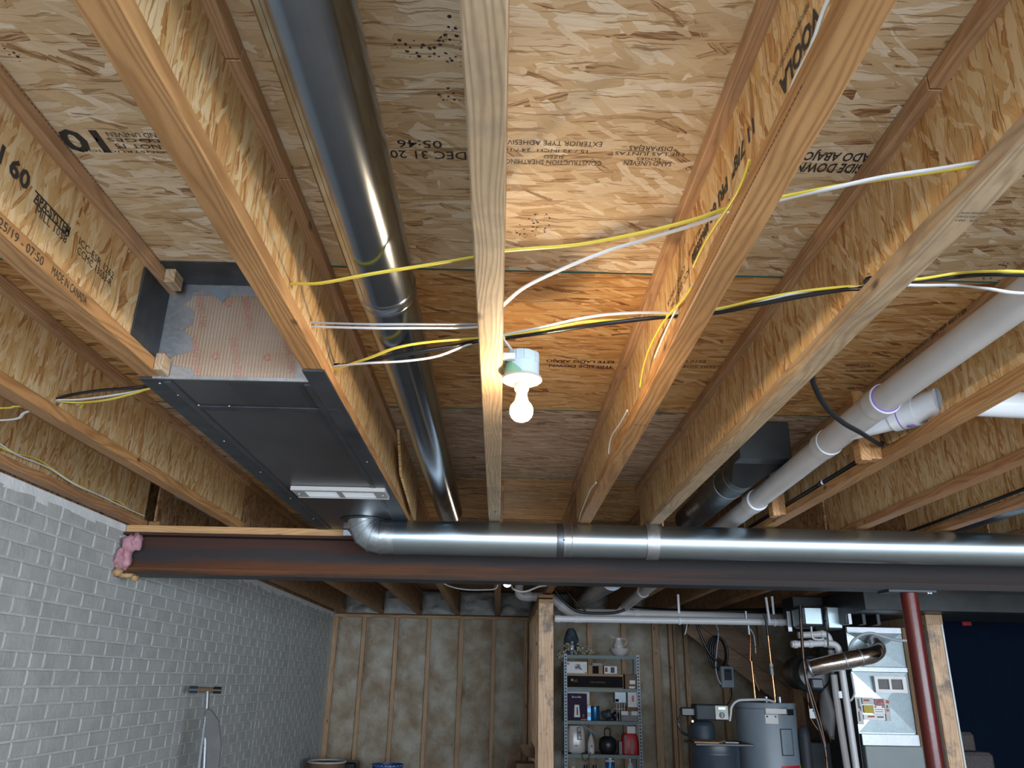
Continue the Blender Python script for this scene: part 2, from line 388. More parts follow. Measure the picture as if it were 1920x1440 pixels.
def text(body, o, right, upv, h, mat, parent, name='printed_text', align='LEFT', space=1, thick=0, width=None):
    """flat print: a line of lettering h high, lying on the surface through o"""
    cu = bpy.data.curves.new(name, 'FONT'); cu.body = body; cu.size = h*1.4; cu.align_x = align; cu.space_character = space; cu.offset = thick; cu.resolution_u = 2
    tmp = bpy.data.objects.new(name, cu); COL.objects.link(tmp)
    me = bpy.data.meshes.new_from_object(tmp); bpy.data.objects.remove(tmp); bpy.data.curves.remove(cu)
    r = Vector(right).normalized(); u = Vector(upv).normalized(); nn = r.cross(u); loc = base_of(parent); k = 1
    if width and me.vertices:
        xs = [p.co.x for p in me.vertices]; k = width/max(1e-6, max(xs)-min(xs))
    for p in me.vertices: p.co = Vector(o)+r*p.co.x*k+u*p.co.y+nn*.0007-loc
    me.materials.clear(); me.materials.append(mat); me.name = name
    ob = bpy.data.objects.new(name, me); COL.objects.link(ob); ob.parent = parent; return ob
def decal(pts, off, mat, parent, name):
    """a thin printed patch lying on a surface"""
    P = [Vector(p) for p in pts]; nn = (P[1]-P[0]).cross(P[2]-P[0]).normalized()*off
    return MB().prism([p for p in P], nn).build(name, mat, parent, smooth=0)
def ordinal(i): return ('first', 'second', 'third', 'fourth', 'fifth', 'sixth', 'seventh', 'eighth', 'ninth', 'tenth', 'eleventh', 'twelfth', 'thirteenth', 'fourteenth')[i]

# ================================================================== the room
H, TOP, FT, HW = .80, 1.102, .038, .031      # joist underside, subfloor underside, flange thickness, half flange width
WX, BY, FZ = -2.15, 10.70, -CAMH
floor = box(-2.6, 9.7, -4.2, 11.3, FZ-.1, FZ).build('floor', FLOORM, kind='structure')
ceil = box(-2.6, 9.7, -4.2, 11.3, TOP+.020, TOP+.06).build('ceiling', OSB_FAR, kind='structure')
# rear wall behind the lens with the wide window the daylight comes through
rw = MB(); rw.box(-2.6, -1.3, -2.75, -2.6, FZ, TOP); rw.box(8.5, 9.7, -2.75, -2.6, FZ, TOP); rw.box(-1.3, 8.5, -2.75, -2.6, FZ, -.8); rw.box(-1.3, 8.5, -2.75, -2.6, .7, TOP)
rw.build('wall_rear', LIME, kind='structure')
box(9.5, 9.7, -4.2, 11.3, FZ, TOP).build('wall_right', NAVY, kind='structure')
# subfloor panels: long sheets across the joists, joints along X with painted edges
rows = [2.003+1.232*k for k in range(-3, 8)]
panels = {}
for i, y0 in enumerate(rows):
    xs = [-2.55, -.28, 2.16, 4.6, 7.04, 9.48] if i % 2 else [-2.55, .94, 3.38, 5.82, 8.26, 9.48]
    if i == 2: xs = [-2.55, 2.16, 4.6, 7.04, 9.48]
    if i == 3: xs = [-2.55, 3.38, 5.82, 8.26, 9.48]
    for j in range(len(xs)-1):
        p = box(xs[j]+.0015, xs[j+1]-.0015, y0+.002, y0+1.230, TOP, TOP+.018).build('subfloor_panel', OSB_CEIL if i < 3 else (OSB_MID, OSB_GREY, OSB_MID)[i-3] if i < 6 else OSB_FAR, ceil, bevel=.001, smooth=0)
        panels[(i, j)] = p
        box(xs[j]+.002, xs[j+1]-.002, y0+.0005, y0+.005, TOP-.0008, TOP+.016).build('painted_edge', TEAL, p, smooth=0)
def panel_at(x_, y_):
    for (i, j), p in panels.items():
        xs = [q for q in p.bound_box]; b = base_of(p)
        x0 = min(q[0] for q in xs)+b.x; x1 = max(q[0] for q in xs)+b.x; y0 = min(q[1] for q in xs)+b.y; y1 = max(q[1] for q in xs)+b.y
        if x0 <= x_ <= x1 and y0 <= y_ <= y1: return p
    return ceil
def ceil_print(body, px, py, h, width, thick=0):
    """print on the subfloor, upside down as seen here (px, py: its right-hand end, at letter foot)"""
    o = at(px, py, Z=TOP); text(body, o, (-1, 0, 0), (0, 1, 0), h, INK, panel_at(o.x, o.y), thick=thick, width=width)
def pw(px0, px1, py): return (at(px1, py, Z=TOP)-at(px0, py, Z=TOP)).length
ceil_print('05:46', 829, 264, .026, pw(745, 829, 268), .0003)
ceil_print('DEC 31 20', 876, 285, .028, pw(735, 876, 297), .0003)
ceil_print('EXTERIOR TYPE ADHESIVE', 1131, 266, .017, pw(947, 1131, 275))
ceil_print('15 / 32 INCH  24 / 16', 1106, 281, .011, pw(950, 1106, 285))
ceil_print('SIZED', 1058, 292, .011, pw(1020, 1058, 296))
ceil_print('CONSTRUCTION SHEATHING', 1129, 302, .018, pw(950, 1129, 308))
ceil_print('DISPAREJAS', 1263, 275, .016, pw(1182, 1263, 281))
ceil_print('LIJE LAS JUNTAS', 1285, 287, .012, pw(1155, 1285, 291))
ceil_print('EDGES', 1240, 296, .010, pw(1195, 1240, 300))
ceil_print('SAND UNEVEN', 1261, 303, .018, pw(1172, 1261, 313))
ceil_print('ESTE LADO ABAJO', 1153, 677, .022, pw(1026, 1153, 683), .001)
ceil_print('THIS SIDE DOWN', 1150, 686, .022, pw(1030, 1150, 690), .001)
ceil_print('LADO ABAJO', 1648, 288, .030, pw(1512, 1648, 297), .001)
ceil_print('SIDE DOWN', 1622, 308, .034, pw(1498, 1622, 318), .001)
ceil_print('ESTE LADO ABAJO', 1325, 676, .022, pw(1280, 1400, 683))
ceil_print('THIS SIDE DOWN', 1345, 686, .022, pw(1280, 1400, 690))
ceil_print('LADO ABAJO', 1640, 684, .02, pw(1588, 1640, 690)); ceil_print('SIDE DOWN', 1645, 694, .02, pw(1588, 1645, 699))
ceil_print('EDGE THIS', 1115, 938, .03, pw(990, 1060, 946))
o_ = at(198, 246, Z=TOP); text('100', o_, (-1, 0, 0), (0, 1, 0), .075, INK, panel_at(o_.x, o_.y), thick=.003, width=.15)
ceil_print('SAND UNEVEN', 310, 250, .016, .13); ceil_print('EDGES 1', 300, 261, .012, .14); ceil_print('NOT 15', 300, 271, .016, .10); ceil_print('CONSTRUCTION', 325, 284, .008, .21)

# ------------------------------------------------------------------ I-joists
def web_mesh(X, y0, y1, z0, z1, holes, th=.005):
    outer = [Vector((y0, z0, 0)), Vector((y1, z0, 0)), Vector((y1, z1, 0)), Vector((y0, z1, 0))]
    loops = [outer]
    for (hy, hz, r) in holes: loops.append([Vector((hy+r*math.cos(2*PI*j/14), hz+r*math.sin(2*PI*j/14), 0)) for j in range(14)])
    tris = tessellate_polygon(loops); P = [p for l in loops for p in l]; n = len(P); m = MB()
    m.v = [Vector((X-th, p.x, p.y)) for p in P]+[Vector((X+th, p.x, p.y)) for p in P]
    for a, b, c in tris:
        q = (P[b]-P[a]).cross(P[c]-P[a]).z
        if q > 0: m.f += [(c, b, a), (a+n, b+n, c+n)]
        else: m.f += [(a, b, c), (c+n, b+n, a+n)]
    k = 0
    for li, l in enumerate(loops):
        for j in range(len(l)):
            a, b = k+j, k+(j+1) % len(l); m.f.append((a, b, b+n, a+n) if li else (b, a, a+n, b+n))
        k += len(l)
    return m
def joist(X, y0, y1, label, fl=None, web=None, holes=(), tf=None, bevel=.003, split=None):
    t = thing('floor_joist', label, 'joist', (X, (y0+y1)/2, H))
    box(X-HW, X+HW, y0, y1, H, H+FT).build('bottom_flange', fl or FL, t, bevel=bevel)
    if split:
        for a, b in zip([y0]+split, split+[y1]): box(X-HW, X+HW, a+.0015, b-.0015, TOP-FT, TOP-.0005).build('top_flange', tf or TOPF, t, bevel=.002)
    else: box(X-HW, X+HW, y0, y1, TOP-FT, TOP-.0005).build('top_flange', tf or TOPF, t, bevel=.002)
    web_mesh(X, y0, y1, H+FT-.004, TOP-FT+.004, holes).build('web', web or OSB_WEB, t, smooth=0)
    return t
JX = {-4: -2.090, -3: -1.528, -2: -1.0168, -1: -.5317, 0: -.0369, 1: .4476, 2: .8233, 3: 1.4477, 4: 1.94, 5: 2.399, 6: 2.90}
JL = {-4: 'wooden I-joist lying along the top of the grey stamped wall',
      -3: 'I-joist between the wall joist and the stamped joist, three cables through its web',
      -2: 'I-joist at left with APA stamp on its web and MADE IN CANADA print',
      -1: 'I-joist with orange flange crossing over the right edge of the dark duct pan',
      0: 'middle I-joist seen from straight below, the lit bulb fixed to its side',
      1: 'I-joist right of the bulb with PRI 60 print and yellow cables along its web',
      2: 'I-joist with weathered grey underside left of the white drain pipe',
      3: 'I-joist directly behind the white drain pipe, date print on its top flange',
      4: 'I-joist second to the right of the white drain pipe, bare underside',
      5: 'I-joist at far right of frame with a black cable along its flange',
      6: 'I-joist furthest right, mostly hidden behind the neighbour and a grey duct'}
HOLES = {-3: [(2.575, .872, .024)], -2: [(2.445, .9, .022)], -1: [(1.735, .9, .011), (1.963, .9, .014), (2.285, .9, .024)], 0: [(1.558, .9, .014), (1.885, .9, .016), (2.025, .9, .024)],
         1: [(1.353, .9, .017), (1.846, .9, .026)], 2: [(1.15, .862, .014), (1.578, .862, .02)], 3: [(1.58, .9, .03), (2.475, .905, .05)]}
JFL = {-4: FLR, -3: FL, -2: FL, -1: FL, 0: FLG, 1: FL, 2: FLG, 3: FL, 4: FLR, 5: FLR, 6: FLR}
J = {}
for k, X in JX.items():
    J[k] = joist(X, -2.55, 4.625, JL[k], JFL[k], holes=HOLES.get(k, ()), split={-1: [1.16, 1.53], 2: [.86, 1.19], 0: None}.get(k))
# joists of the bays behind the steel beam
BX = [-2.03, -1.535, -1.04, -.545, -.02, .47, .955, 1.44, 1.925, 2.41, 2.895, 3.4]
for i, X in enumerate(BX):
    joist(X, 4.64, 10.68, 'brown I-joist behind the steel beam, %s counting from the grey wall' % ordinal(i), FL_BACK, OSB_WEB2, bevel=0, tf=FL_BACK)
# stamps and print on the joists (right-hand faces read along +Y; left-hand faces are upside down)
def surf(k, dx): return [c for c in J[k].children if c.name.split('.')[0] == ('web' if abs(dx) < .01 else 'bottom_flange')][0]
def jr(k, body, p0, p1, h, dx=.0055, mat=INK, thick=0):
    a, b = at(*p0, X=JX[k]+dx), at(*p1, X=JX[k]+dx); text(body, a, (0, 1, 0), (0, 0, 1), h, mat, surf(k, dx), thick=thick, width=(b-a).length)
def jl(k, body, p0, p1, h, dx=-.0055, mat=INK, thick=0, part=None):
    a, b = at(*p0, X=JX[k]+dx), at(*p1, X=JX[k]+dx); text(body, a, (0, 1, 0), (0, 0, -1), h, mat, part or surf(k, dx), thick=thick, width=(b-a).length)
jr(-2, 'PRI 60', (-54, 250), (46, 370), .040, thick=.0018)
jr(-2, 'APA-SYSTEM', (63, 376), (131, 434), .024, thick=.0008)
jr(-2, 'MILL 1058', (64, 398), (122, 456), .019)
jr(-2, 'ICC-ESR 1262', (146, 456), (211, 520), .019); jr(-2, 'CCMC 13053-R', (143, 473), (207, 537), .019)
jr(-2, '11/25/19 - 07:50', (-28, 402), (76, 498), .021, dx=HW+.0005)
jr(-2, 'MADE IN CANADA', (95, 513), (160, 573), .021, dx=HW+.0005)
jl(1, '11 7/8"  PRI 60', (1415, 214), (1333, 402), .032, thick=.001)
jl(1, 'VOOLA', (1533, 4), (1462, 170), .036, thick=.0018)
jl(1, 'PERFORMANCE RATED I-JOIST', (1516, 0), (1447, 148), .012)
jl(1, 'APA-SYSTEM', (1328, 412), (1300, 505), .024, thick=.0016); jl(1, 'MILL 1058', (1315, 420), (1294, 492), .014)
jl(1, 'ICC-ESR 1262', (1292, 500), (1258, 575), .018); jl(1, 'CCMC 13053-R', (1284, 495), (1252, 570), .016)
jl(3, 'MILL 1058  APA-EWS  11/25/19 - 07:48  MADE IN CANADA', (1811, 572), (1646, 706), .022, dx=-HW-.0005, part=[c for c in J[3].children if c.name.startswith('top_flange')][0])
for (a, b) in (((66, 357), (131, 427)), ((63, 377), (127, 443))):
    p, q = at(*a, X=JX[-2]+.0056), at(*b, X=JX[-2]+.0056); MB().obox((p+q)/2, (q-p)/2, (.0004, 0, 0), (0, 0, .0016)).build('stamp_rule', INK, J[-2], smooth=0)
o_ = at(1860, 397, Z=H)
for i, (b_, w_) in enumerate((('NLGA GRADE RULE', .05), ('SPRUCE S-DRY', .035), ('100  EX', .042))):
    text(b_, at(1796+4-6*i, 400+7*i, Z=H), (1, 0, 0), (0, -1, 0), .006, INK, J[2], width=w_)
for px, py in ((1160, 858), (1188, 797)): text('SPRUCE 100', at(px, py, Z=H), (1, 0, 0), (0, -1, 0), .008, INK, J[1], width=.04)
def nailrow(k, side, z, y0, y1, step, mat=INK):
    m = MB(); y = y0
    while y < y1: m.box(JX[k]+side*HW-.0004, JX[k]+side*HW+.0004, y, y+step*.6, z-.0008, z+.0008); y += step
    m.build('saw_marks', mat, J[k], kind='stuff', smooth=0)
nailrow(1, -1, H+.006, .9, 2.4, .012); nailrow(-2, 1, TOP-.006, 1.2, 2.0, .013)
# a wedge of offcut beside the stamped joist's neighbour at the beam
MB().prism([(-.50, 3.55, TOP-.005), (-.50, 4.5, TOP-.005), (-.50, 4.5, .84), (-.50, 3.75, .93)], (.012, 0, 0)).build('osb_offcut', OSB_WEB, None, 'triangular OSB offcut standing against the joist beside the round pipe, near the beam', 'board')

# ------------------------------------------------------------------ steel beam, sill plate, post
bt = thing('steel_beam', 'rusty steel I-beam spanning the room under the joists', 'beam', (1.2, 4.615, .524))
MB().box(-2.15, 6.15, 4.53, 4.70, .524, .548).build('bottom_flange', STEELB, bt)
MB().box(-2.15, 6.15, 4.53, 4.70, .742, .757).build('top_flange', RUST, bt)
MB().box(-2.15, 6.15, 4.605, 4.620, .548, .742).build('web', RUST, bt)
MB().box(-2.12, 6.15, 4.528, 4.5298, .524, .560).build('flange_edge', RUST, bt)
box(-2.14, 6.15, 4.545, 4.69, .7585, .7995).build('sill_plate', PLATE_O, None, 'orange-brown wood plate lying on top of the rusty steel beam', 'plate', bevel=.002)
pt = thing('steel_post', 'dark red painted round steel post under the beam', 'post', (2.345, 4.62, FZ))
MB().tube([(2.345, 4.62, FZ+.012), (2.345, 4.62, .512)], .0455, 32).build('tube', REDP, pt)
box(2.20, 2.47, 4.55, 4.69, .512, .5235).build('cap_plate', STEELB, pt)
box(2.25, 2.44, 4.53, 4.71, FZ, FZ+.012).build('base_plate', REDP, pt)
for sx in (2.43, 2.445): MB().tube([(sx, 4.565, .505), (sx, 4.565, .5255)], .008, 8).build('bolt', FOIL, pt)
lumps = thing('insulation_tuft', 'pink fibreglass tufts stuffed at the left end of the steel beam', 'insulation', (-2.10, 4.55, .54))
def blob(c, r, name, mat, parent, seed, n=12, m=8):
    rg = random.Random(seed); mb = MB(); c = Vector(c)
    ph = [rg.uniform(0, 6) for _ in range(4)]
    pts = []
    for i in range(m+1):
        th = PI*i/m
        for j in range(n):
            a = 2*PI*j/n; k = 1+.16*math.sin(3*a+ph[0])*math.sin(2*th+ph[1])+.12*math.sin(5*th+ph[2]+a)
            pts.append(c+Vector((r[0]*math.sin(th)*math.cos(a)*k, r[1]*math.sin(th)*math.sin(a)*k, r[2]*math.cos(th)*k)))
    fs = [(i*n+j, (i+1)*n+j, (i+1)*n+(j+1) % n, i*n+(j+1) % n) for i in range(m) for j in range(n)]
    return mb.add(pts, fs).build(name, mat, parent, smooth=1.2)
blob((-2.095, 4.53, .685), (.05, .05, .052), 'tuft', PINK, lumps, 1); blob((-2.125, 4.51, .605), (.035, .05, .055), 'tuft', PINK, lumps, 2)
blob((-2.06, 4.53, .70), (.03, .04, .05), 'tuft', PINK, lumps, 3); blob((-2.10, 4.53, .60), (.03, .04, .06), 'tuft', PINK, lumps, 5)
fo = thing('foam_bead', 'bead of orange spray foam under the left end of the beam', 'foam', (-2.1, 4.55, .50))
blob((-2.12, 4.50, .527), (.028, .03, .022), 'foam', FOAM, fo, 4); blob((-2.035, 4.53, .50), (.022, .03, .018), 'foam', FOAM, fo, 6); blob((-2.08, 4.52, .513), (.045, .022, .014), 'foam', FOAM, fo, 7)

# ------------------------------------------------------------------ stamped concrete wall, brick by brick
wl = box(-2.6, WX, -4.2, 11.3, FZ, H-.001).build('wall_left', MORT, kind='structure')
box(-2.185, -2.155, -2.55, 10.7, H, TOP-.001).build('rim_board', OSB_WEB2, wl, smooth=0)
def band():
    m = MB(); rg = random.Random(3); ys = [-4+.06*i for i in range(int(15/.06))]
    pts = [(WX+.004, y, .757-.018*abs(math.sin(y*7.3))*abs(math.sin(y*2.9+1))-rg.uniform(0, .012)-(.012 if math.sin(y*3.1) > .6 else 0)) for y in ys]
    n = len(pts); vs = [Vector(p) for p in pts]+[Vector((WX+.004, p[1], .7985)) for p in pts]
    return m.add(vs, [(i, i+1, i+1+n, i+n) for i in range(n-1)])
band().build('lime_band', LIME, wl, label='ragged white band along the top of the grey wall', smooth=0)
def brick_mesh(L_, Hh, seed):
    rg = random.Random(seed); q = .007; d = .0045
    def j(): return rg.uniform(-.0012, .0012)
    o = [Vector((0, -L_/2, -Hh/2)), Vector((0, L_/2, -Hh/2)), Vector((0, L_/2, Hh/2)), Vector((0, -L_/2, Hh/2))]
    i_ = [Vector((d+j(), -L_/2+q+j(), -Hh/2+q+j())), Vector((d+j(), L_/2-q+j(), -Hh/2+q+j())), Vector((d+j(), L_/2-q+j(), Hh/2-q+j())), Vector((d+j(), -L_/2+q+j(), Hh/2-q+j()))]
    c = Vector((d+.0006+j(), rg.uniform(-.04, .04), rg.uniform(-.01, .01)))
    return o+i_+[c], [(0, 1, 5, 4), (1, 2, 6, 5), (2, 3, 7, 6), (3, 0, 4, 7), (4, 5, 8), (5, 6, 8), (6, 7, 8), (7, 4, 8)]
BL, BH = .2375, .0755
var = []
for L_ in (BL-.008, BL/2-.008):
    row = []
    for s_ in range(7):
        vs, fs = brick_mesh(L_, BH-.007, s_); me = bpy.data.meshes.new('brick'); me.from_pydata(vs, [], fs)
        me.materials.append(CONC); row.append(me)
    var.append(row)
bricks = []
wb = base_of(wl)
for r in range(-21, 10):
    zc = .013+BH*(r+.5)
    if zc > .75: continue
    seam = [3.864+.9485*s_ for s_ in range(-2, 8)]
    for a, b in zip(seam, seam[1:]):
        if r % 2: cells = [(a+BL*i, BL) for i in range(4)]
        else: cells = [(a, BL/2)]+[(a+BL/2+BL*i, BL) for i in range(3)]+[(b-BL/2, BL/2)]
        for (s0, ln) in cells: bricks.append((s0+ln/2, zc, ln))
vis = []; rest = []
for (yc, zc, ln) in bricks:
    if not (1.9 < yc < 10.68): continue
    p = Vector((WX, yc, zc)); d = p.dot(fw); pyy = 720-F*p.dot(up)/d; pxx = 960+F*p.dot(rt)/d
    (vis if (pxx > -50 and pyy < 1470 and yc < 7.0) else rest).append((d, yc, zc, ln))
vis.sort(); rest += vis[300:]; vis = vis[:300]
rg = random.Random(5)
for (d, yc, zc, ln) in vis:
    o = bpy.data.objects.new('brick', var[0 if ln > .2 else 1][rg.randrange(7)]); COL.objects.link(o); o.parent = wl; o.location = Vector((WX-.0005, yc, zc))-wb
m = MB()
for (d, yc, zc, ln) in rest:
    vs, fs = brick_mesh(ln-.008, BH-.007, rg.randrange(50)); m.add([p+Vector((WX-.0005, yc, zc)) for p in vs], fs)
m.build('far_bricks', CONC, wl, kind='stuff', smooth=0)

# ------------------------------------------------------------------ far stud wall with fibreglass batts
wf = box(-2.6, 9.7, BY+.10, BY+.6, FZ, TOP).build('wall_back', CARD_D, kind='structure')
def zstud(px0, px1, py, y0, y1, zt, name='wall_stud', mat=STUD, parent=None, bottom=FZ):
    x0, x1 = at(px0, py, Y=y0).x, at(px1, py, Y=y0).x
    return box(x0, x1, y0, y1, bottom, zt).build(name, mat, parent, bevel=.002)
ZT = .745
LS = [(625, 634), (680, 687), (741, 748), (802, 809), (862, 870), (923, 930), (983, 990)]
cx = []
for a, b in LS:
    zstud(a, b, 1165, BY, BY+.089, ZT, parent=wf); cx.append((at(a, 1165, Y=BY).x, at(b, 1165, Y=BY).x))
box(WX+.01, .42, BY-.005, BY+.089, ZT, ZT+.038).build('top_plate', PLATE, wf, bevel=.002)
def batt(x0, x1, z0, z1, y, bulge, seed, name='insulation_batt', mat=BATT, parent=wf, nx=8, nz=22):
    rg = random.Random(seed); ph = [rg.uniform(0, 6.3) for _ in range(6)]; vs = []
    for i in range(nz+1):
        for j in range(nx+1):
            u, w_ = j/nx, i/nz; e = min(1, 6*min(u, 1-u), 14*min(w_, 1-w_)+.15)
            b = bulge*e**.6*(1+.35*math.sin(9*w_+ph[0]+2*u)+.25*math.sin(17*w_+ph[1])*math.sin(5*u+ph[2])+.2*math.sin(31*w_+ph[3]+7*u))
            vs.append(Vector((x0+(x1-x0)*u, y-b, z0+(z1-z0)*w_)))
    n = nx+1
    return MB().add(vs, [(i*n+j, i*n+j+1, (i+1)*n+j+1, (i+1)*n+j) for i in range(nz) for j in range(nx)]).build(name, mat, parent, smooth=1.5)
for i in range(len(cx)-1): batt(cx[i][1], cx[i+1][0], FZ, ZT, BY+.045, .035, i)
# right-hand run of the same wall
RS = [(1101, 1110), (1164, 1173), (1222, 1235), (1253, 1260), (1261, 1267), (1281, 1289), (1349, 1358), (1420, 1429), (1490, 1498), (1560, 1568), (1630, 1638)]
rx = [(.52, .53)]
for a, b in RS:
    zstud(a, b, 1175, BY-(.06 if a in (1253, 1281, 1349) else 0), BY+.089, ZT, parent=wf); rx.append((at(a, 1175, Y=BY).x, at(b, 1175, Y=BY).x))
for i in range(len(rx)-1):
    if rx[i+1][0]-rx[i][1] > .08: batt(rx[i][1], rx[i+1][0], FZ, ZT, BY+.05, .03, 40+i)
box(.52, 6.0, BY-.005, BY+.089, ZT, ZT+.038).build('top_plate', PLATE, wf, bevel=.002)
# white batts tucked in the rim between the far joist ends
for i in range(len(BX)-1): batt(BX[i]+.034, BX[i+1]-.034, ZT+.05, TOP-.02, BY-.02, .10, 70+i, 'rim_batt', BATT_W, nx=10, nz=8)
# partition running toward us from the far wall
wp = box(.376, .516, 7.8, 10.6, FZ, FZ+.04).build('wall_partition', PLATE, kind='structure')
box(.376, .516, 7.80, 10.6, .705, .743).build('top_plate', PLATE, wp, bevel=.002)
box(.376, .516, 7.795, 10.6, .755, .785).build('top_plate', FL, wp, bevel=.002)
box(.376, .516, 7.80, 7.838, FZ, .705).build('wall_stud', STUD_B, wp, bevel=.002, label='near end stud, bright and scarred')
for i in range(1, 8): box(.386, .516, 7.8+.40*i, 7.838+.40*i, FZ, .705).build('wall_stud', STUD, wp, bevel=.002)
# wall end beside the post, drywall on its far side, and the navy stair wall
ws = thing('wall_stair', None, None, (2.95, 7.0, FZ), kind='structure')
x0, x1 = at(1734, 1150, Y=7.0).x, at(1760, 1150, Y=7.0).x
box(x0-.03, x1, 7.0, 9.4, FZ, FZ+.04).build('bottom_plate', PLATE, ws)
box(x0, x1, 7.0, 7.038, FZ, .52).build('wall_stud', STUD_B, ws, bevel=.002)
box(x0-.004, x1+.018, 6.99, 9.4, .52, .60).build('top_plate', STUD, ws, bevel=.002)
for i in range(1, 5): box(x0, x1, 7.0+.45*i, 7.038+.45*i, FZ, .52).build('wall_stud', STUD, ws, bevel=.002)
box(x1+.002, x1+.016, 6.995, 9.4, FZ, .60).build('drywall', LIME, ws)
box(x1+.016, 9.5, 9.4, 9.55, FZ, TOP).build('wall_navy', NAVY, None, kind='structure')

# ================================================================== dark duct pan between two joists, with its foil end board and grille
PX0, PX1, PY0 = -1.049, -.499, 2.128
pan = thing('return_air_pan', 'dark sheet-metal return air pan nailed under two joists at left', 'duct', (-.77, 3.3, .78))
box(PX0+.05, PX1-.045, PY0, 2.372, .7955, .7985).build('lower_strip', PAN, pan)
box(PX0+.05, PX1-.045, 2.376, 4.525, .7945, .7985).build('main_sheet', PAN, pan)
box(PX0, PX0+.066, PY0, 4.525, .7915, .7985).build('side_lip', MASTIC, pan, bevel=.001); box(PX1-.062, PX1, PY0-.09, 4.525, .7915, .7985).build('side_lip', PAN2, pan, bevel=.001)
box(PX0+.066, PX0+.085, PY0+.02, 4.5, .790, .7955).build('hem', PAN2, pan); box(PX1-.080, PX1-.062, PY0+.02, 4.5, .790, .7955).build('hem', PAN2, pan)
box(PX0+.02, PX1-.02, 2.362, 2.40, .791, .7955).build('cross_seam', MASTIC, pan, bevel=.0015)
box(PX0+.04, PX1-.04, PY0-.003, PY0+.004, .7935, .803).build('front_edge', FOIL, pan)
m = MB()
for i in range(20): m.box(-.80+.0115*i, -.7965+.0115*i, PY0+.03, 2.36, .7948, .7956)
m.build('ribs', PAN2, pan, kind='stuff', smooth=0)
for sx, sy in ((-1.0, 2.16), (-.985, 2.26), (-.955, 2.35), (-.86, 2.352), (-1.005, 2.75), (-1.0, 3.2), (-1.0, 3.7), (-1.0, 4.2), (-.53, 3.0), (-.53, 4.45), (-.54, 4.45)):
    MB().lathe([(.004, 0), (.003, -.002)], (sx, sy, .7915), n=8).build('screw', FOIL, pan)
# end board of printed foil
eb = thing('end_board', 'brown printed foil board closing the front end of the dark duct pan', 'board', (-.77, 2.135, .80))
box(-1.006, -.538, 2.130, 2.138, .8005, 1.098).build('board', FOILB, eb, smooth=0)
m = MB()
for i in range(14): m.box(-1.0, -.545, 2.1292, 2.1302, .818+.0205*i, .8186+.0205*i)
for i in range(12): m.box(-.775+.02*i, -.7745+.02*i, 2.1292, 2.1302, .805, 1.09)
m.build('printed_grid', INKP, eb, kind='stuff', smooth=0)
def diag(px, py, wid, h=.022):
    d = Vector((.26, 0, -.966)); text('THERMO-PAN', at(px, py, Y=2.1285), d, (.966, 0, .26), h, INKT, eb, width=wid)
for a in ((356, 630, .13), (430, 632, .14), (366, 548, .12), (452, 548, .125), (529, 630, .12)): diag(*a)
for a in ((358, 624, .15), (434, 626, .15)):
    p = at(*a, Y=2.1288); d = Vector((.26, 0, -.966)); MB().obox(p+d*.08+Vector((.02, 0, .012)), d*.075, (0, .0003, 0), (.002, 0, .0005)).build('stamp_rule', INKP, eb, smooth=0)
for px, py in ((428, 569), (404, 668), (501, 670), (305, 665)):
    c = at(px, py, Y=2.1286); m = MB()
    for k in range(3):
        a0 = 2*PI*k/3+.3; pts = [c+Vector((.009*math.cos(a0+q*.35), 0, .009*math.sin(a0+q*.35))) for q in range(5)]; m.sweep(pts, [(-.002, -.0004), (.002, -.0004), (.002, .0004), (-.002, .0004)], (0, 1, 0))
    m.build('recycling_mark', INKR, eb, smooth=0)
def ragged(p0, p1, wv, n, amp, seed, y=2.1285):
    rg = random.Random(seed); a, b = Vector(p0), Vector(p1); up_ = Vector(wv); low = [a+(b-a)*i/n for i in range(n+1)]
    hi_ = [p+up_*(1+rg.uniform(-amp, amp)) for p in low]; return MB().add(low+hi_, [(i, i+1, i+n+2, i+n+1) for i in range(n)])
ragged((-1.006, 2.1282, .80), (-1.006, 2.1282, 1.095), (.075, 0, 0), 14, .55, 2).build('foil_tape', FOIL, eb, smooth=0)
ragged((-1.0, 2.1280, 1.062), (-.54, 2.1280, 1.062), (0, 0, .036), 30, .06, 3).build('foil_tape', FOIL, eb, smooth=0)
c = at(415, 552, Y=2.1268); MB().add([c+Vector((x_, 0, z_)) for x_, z_ in ((-.026, .018), (.026, .02), (.022, -.004), (.006, -.028), (-.004, -.012), (-.024, -.004))], [(0, 5, 4, 3, 2, 1)]).build('torn_patch', HEATER, eb, smooth=0)
box(-.60, -.56, 2.1278, 2.1285, .80, .86).build('foil_tape', FOIL, eb)
box(-1.011, -.536, 1.992, 2.129, 1.0975, 1.1015).build('sealant_band', MASTIC, None, 'dark sealant smeared on the subfloor above the brown foil board', 'sealant')
box(-1.0115, -1.0055, 1.96, 2.128, .84, 1.062).build('side_flashing', MASTIC, None, 'bluish metal flashing strip on the joist web left of the brown foil board', 'flashing')
box(-.985, -.955, 2.03, 2.09, 1.055, 1.0975).build('corner_cleat', FLG, None, 'small wooden cleat in the upper left corner above the brown foil board', 'block', bevel=.002)
box(-.985, -.962, 2.07, 2.124, .80, .85).build('corner_cleat', FLG, None, 'small wooden cleat at the lower left corner of the brown foil board', 'block', bevel=.002)
GRF = plain('grille_frame_shaded', (.40, .39, .385), .4, var=.03)  # white like the louvres; the shade on its underside is put into the colour
GRL = plain('grille_louvre_lit', (.88, .90, .92), .4, var=.03)  # same white paint, set paler for the light on the tilted slats
gr = thing('air_grille', 'white two-panel air grille screwed to the underside of the dark duct pan', 'vent', (-.73, 3.52, .775))
gx0, gx1, gy0, gy1, gz = -.937, -.519, 3.445, 3.605, .774
m = MB(); xm = (gx0+gx1)/2
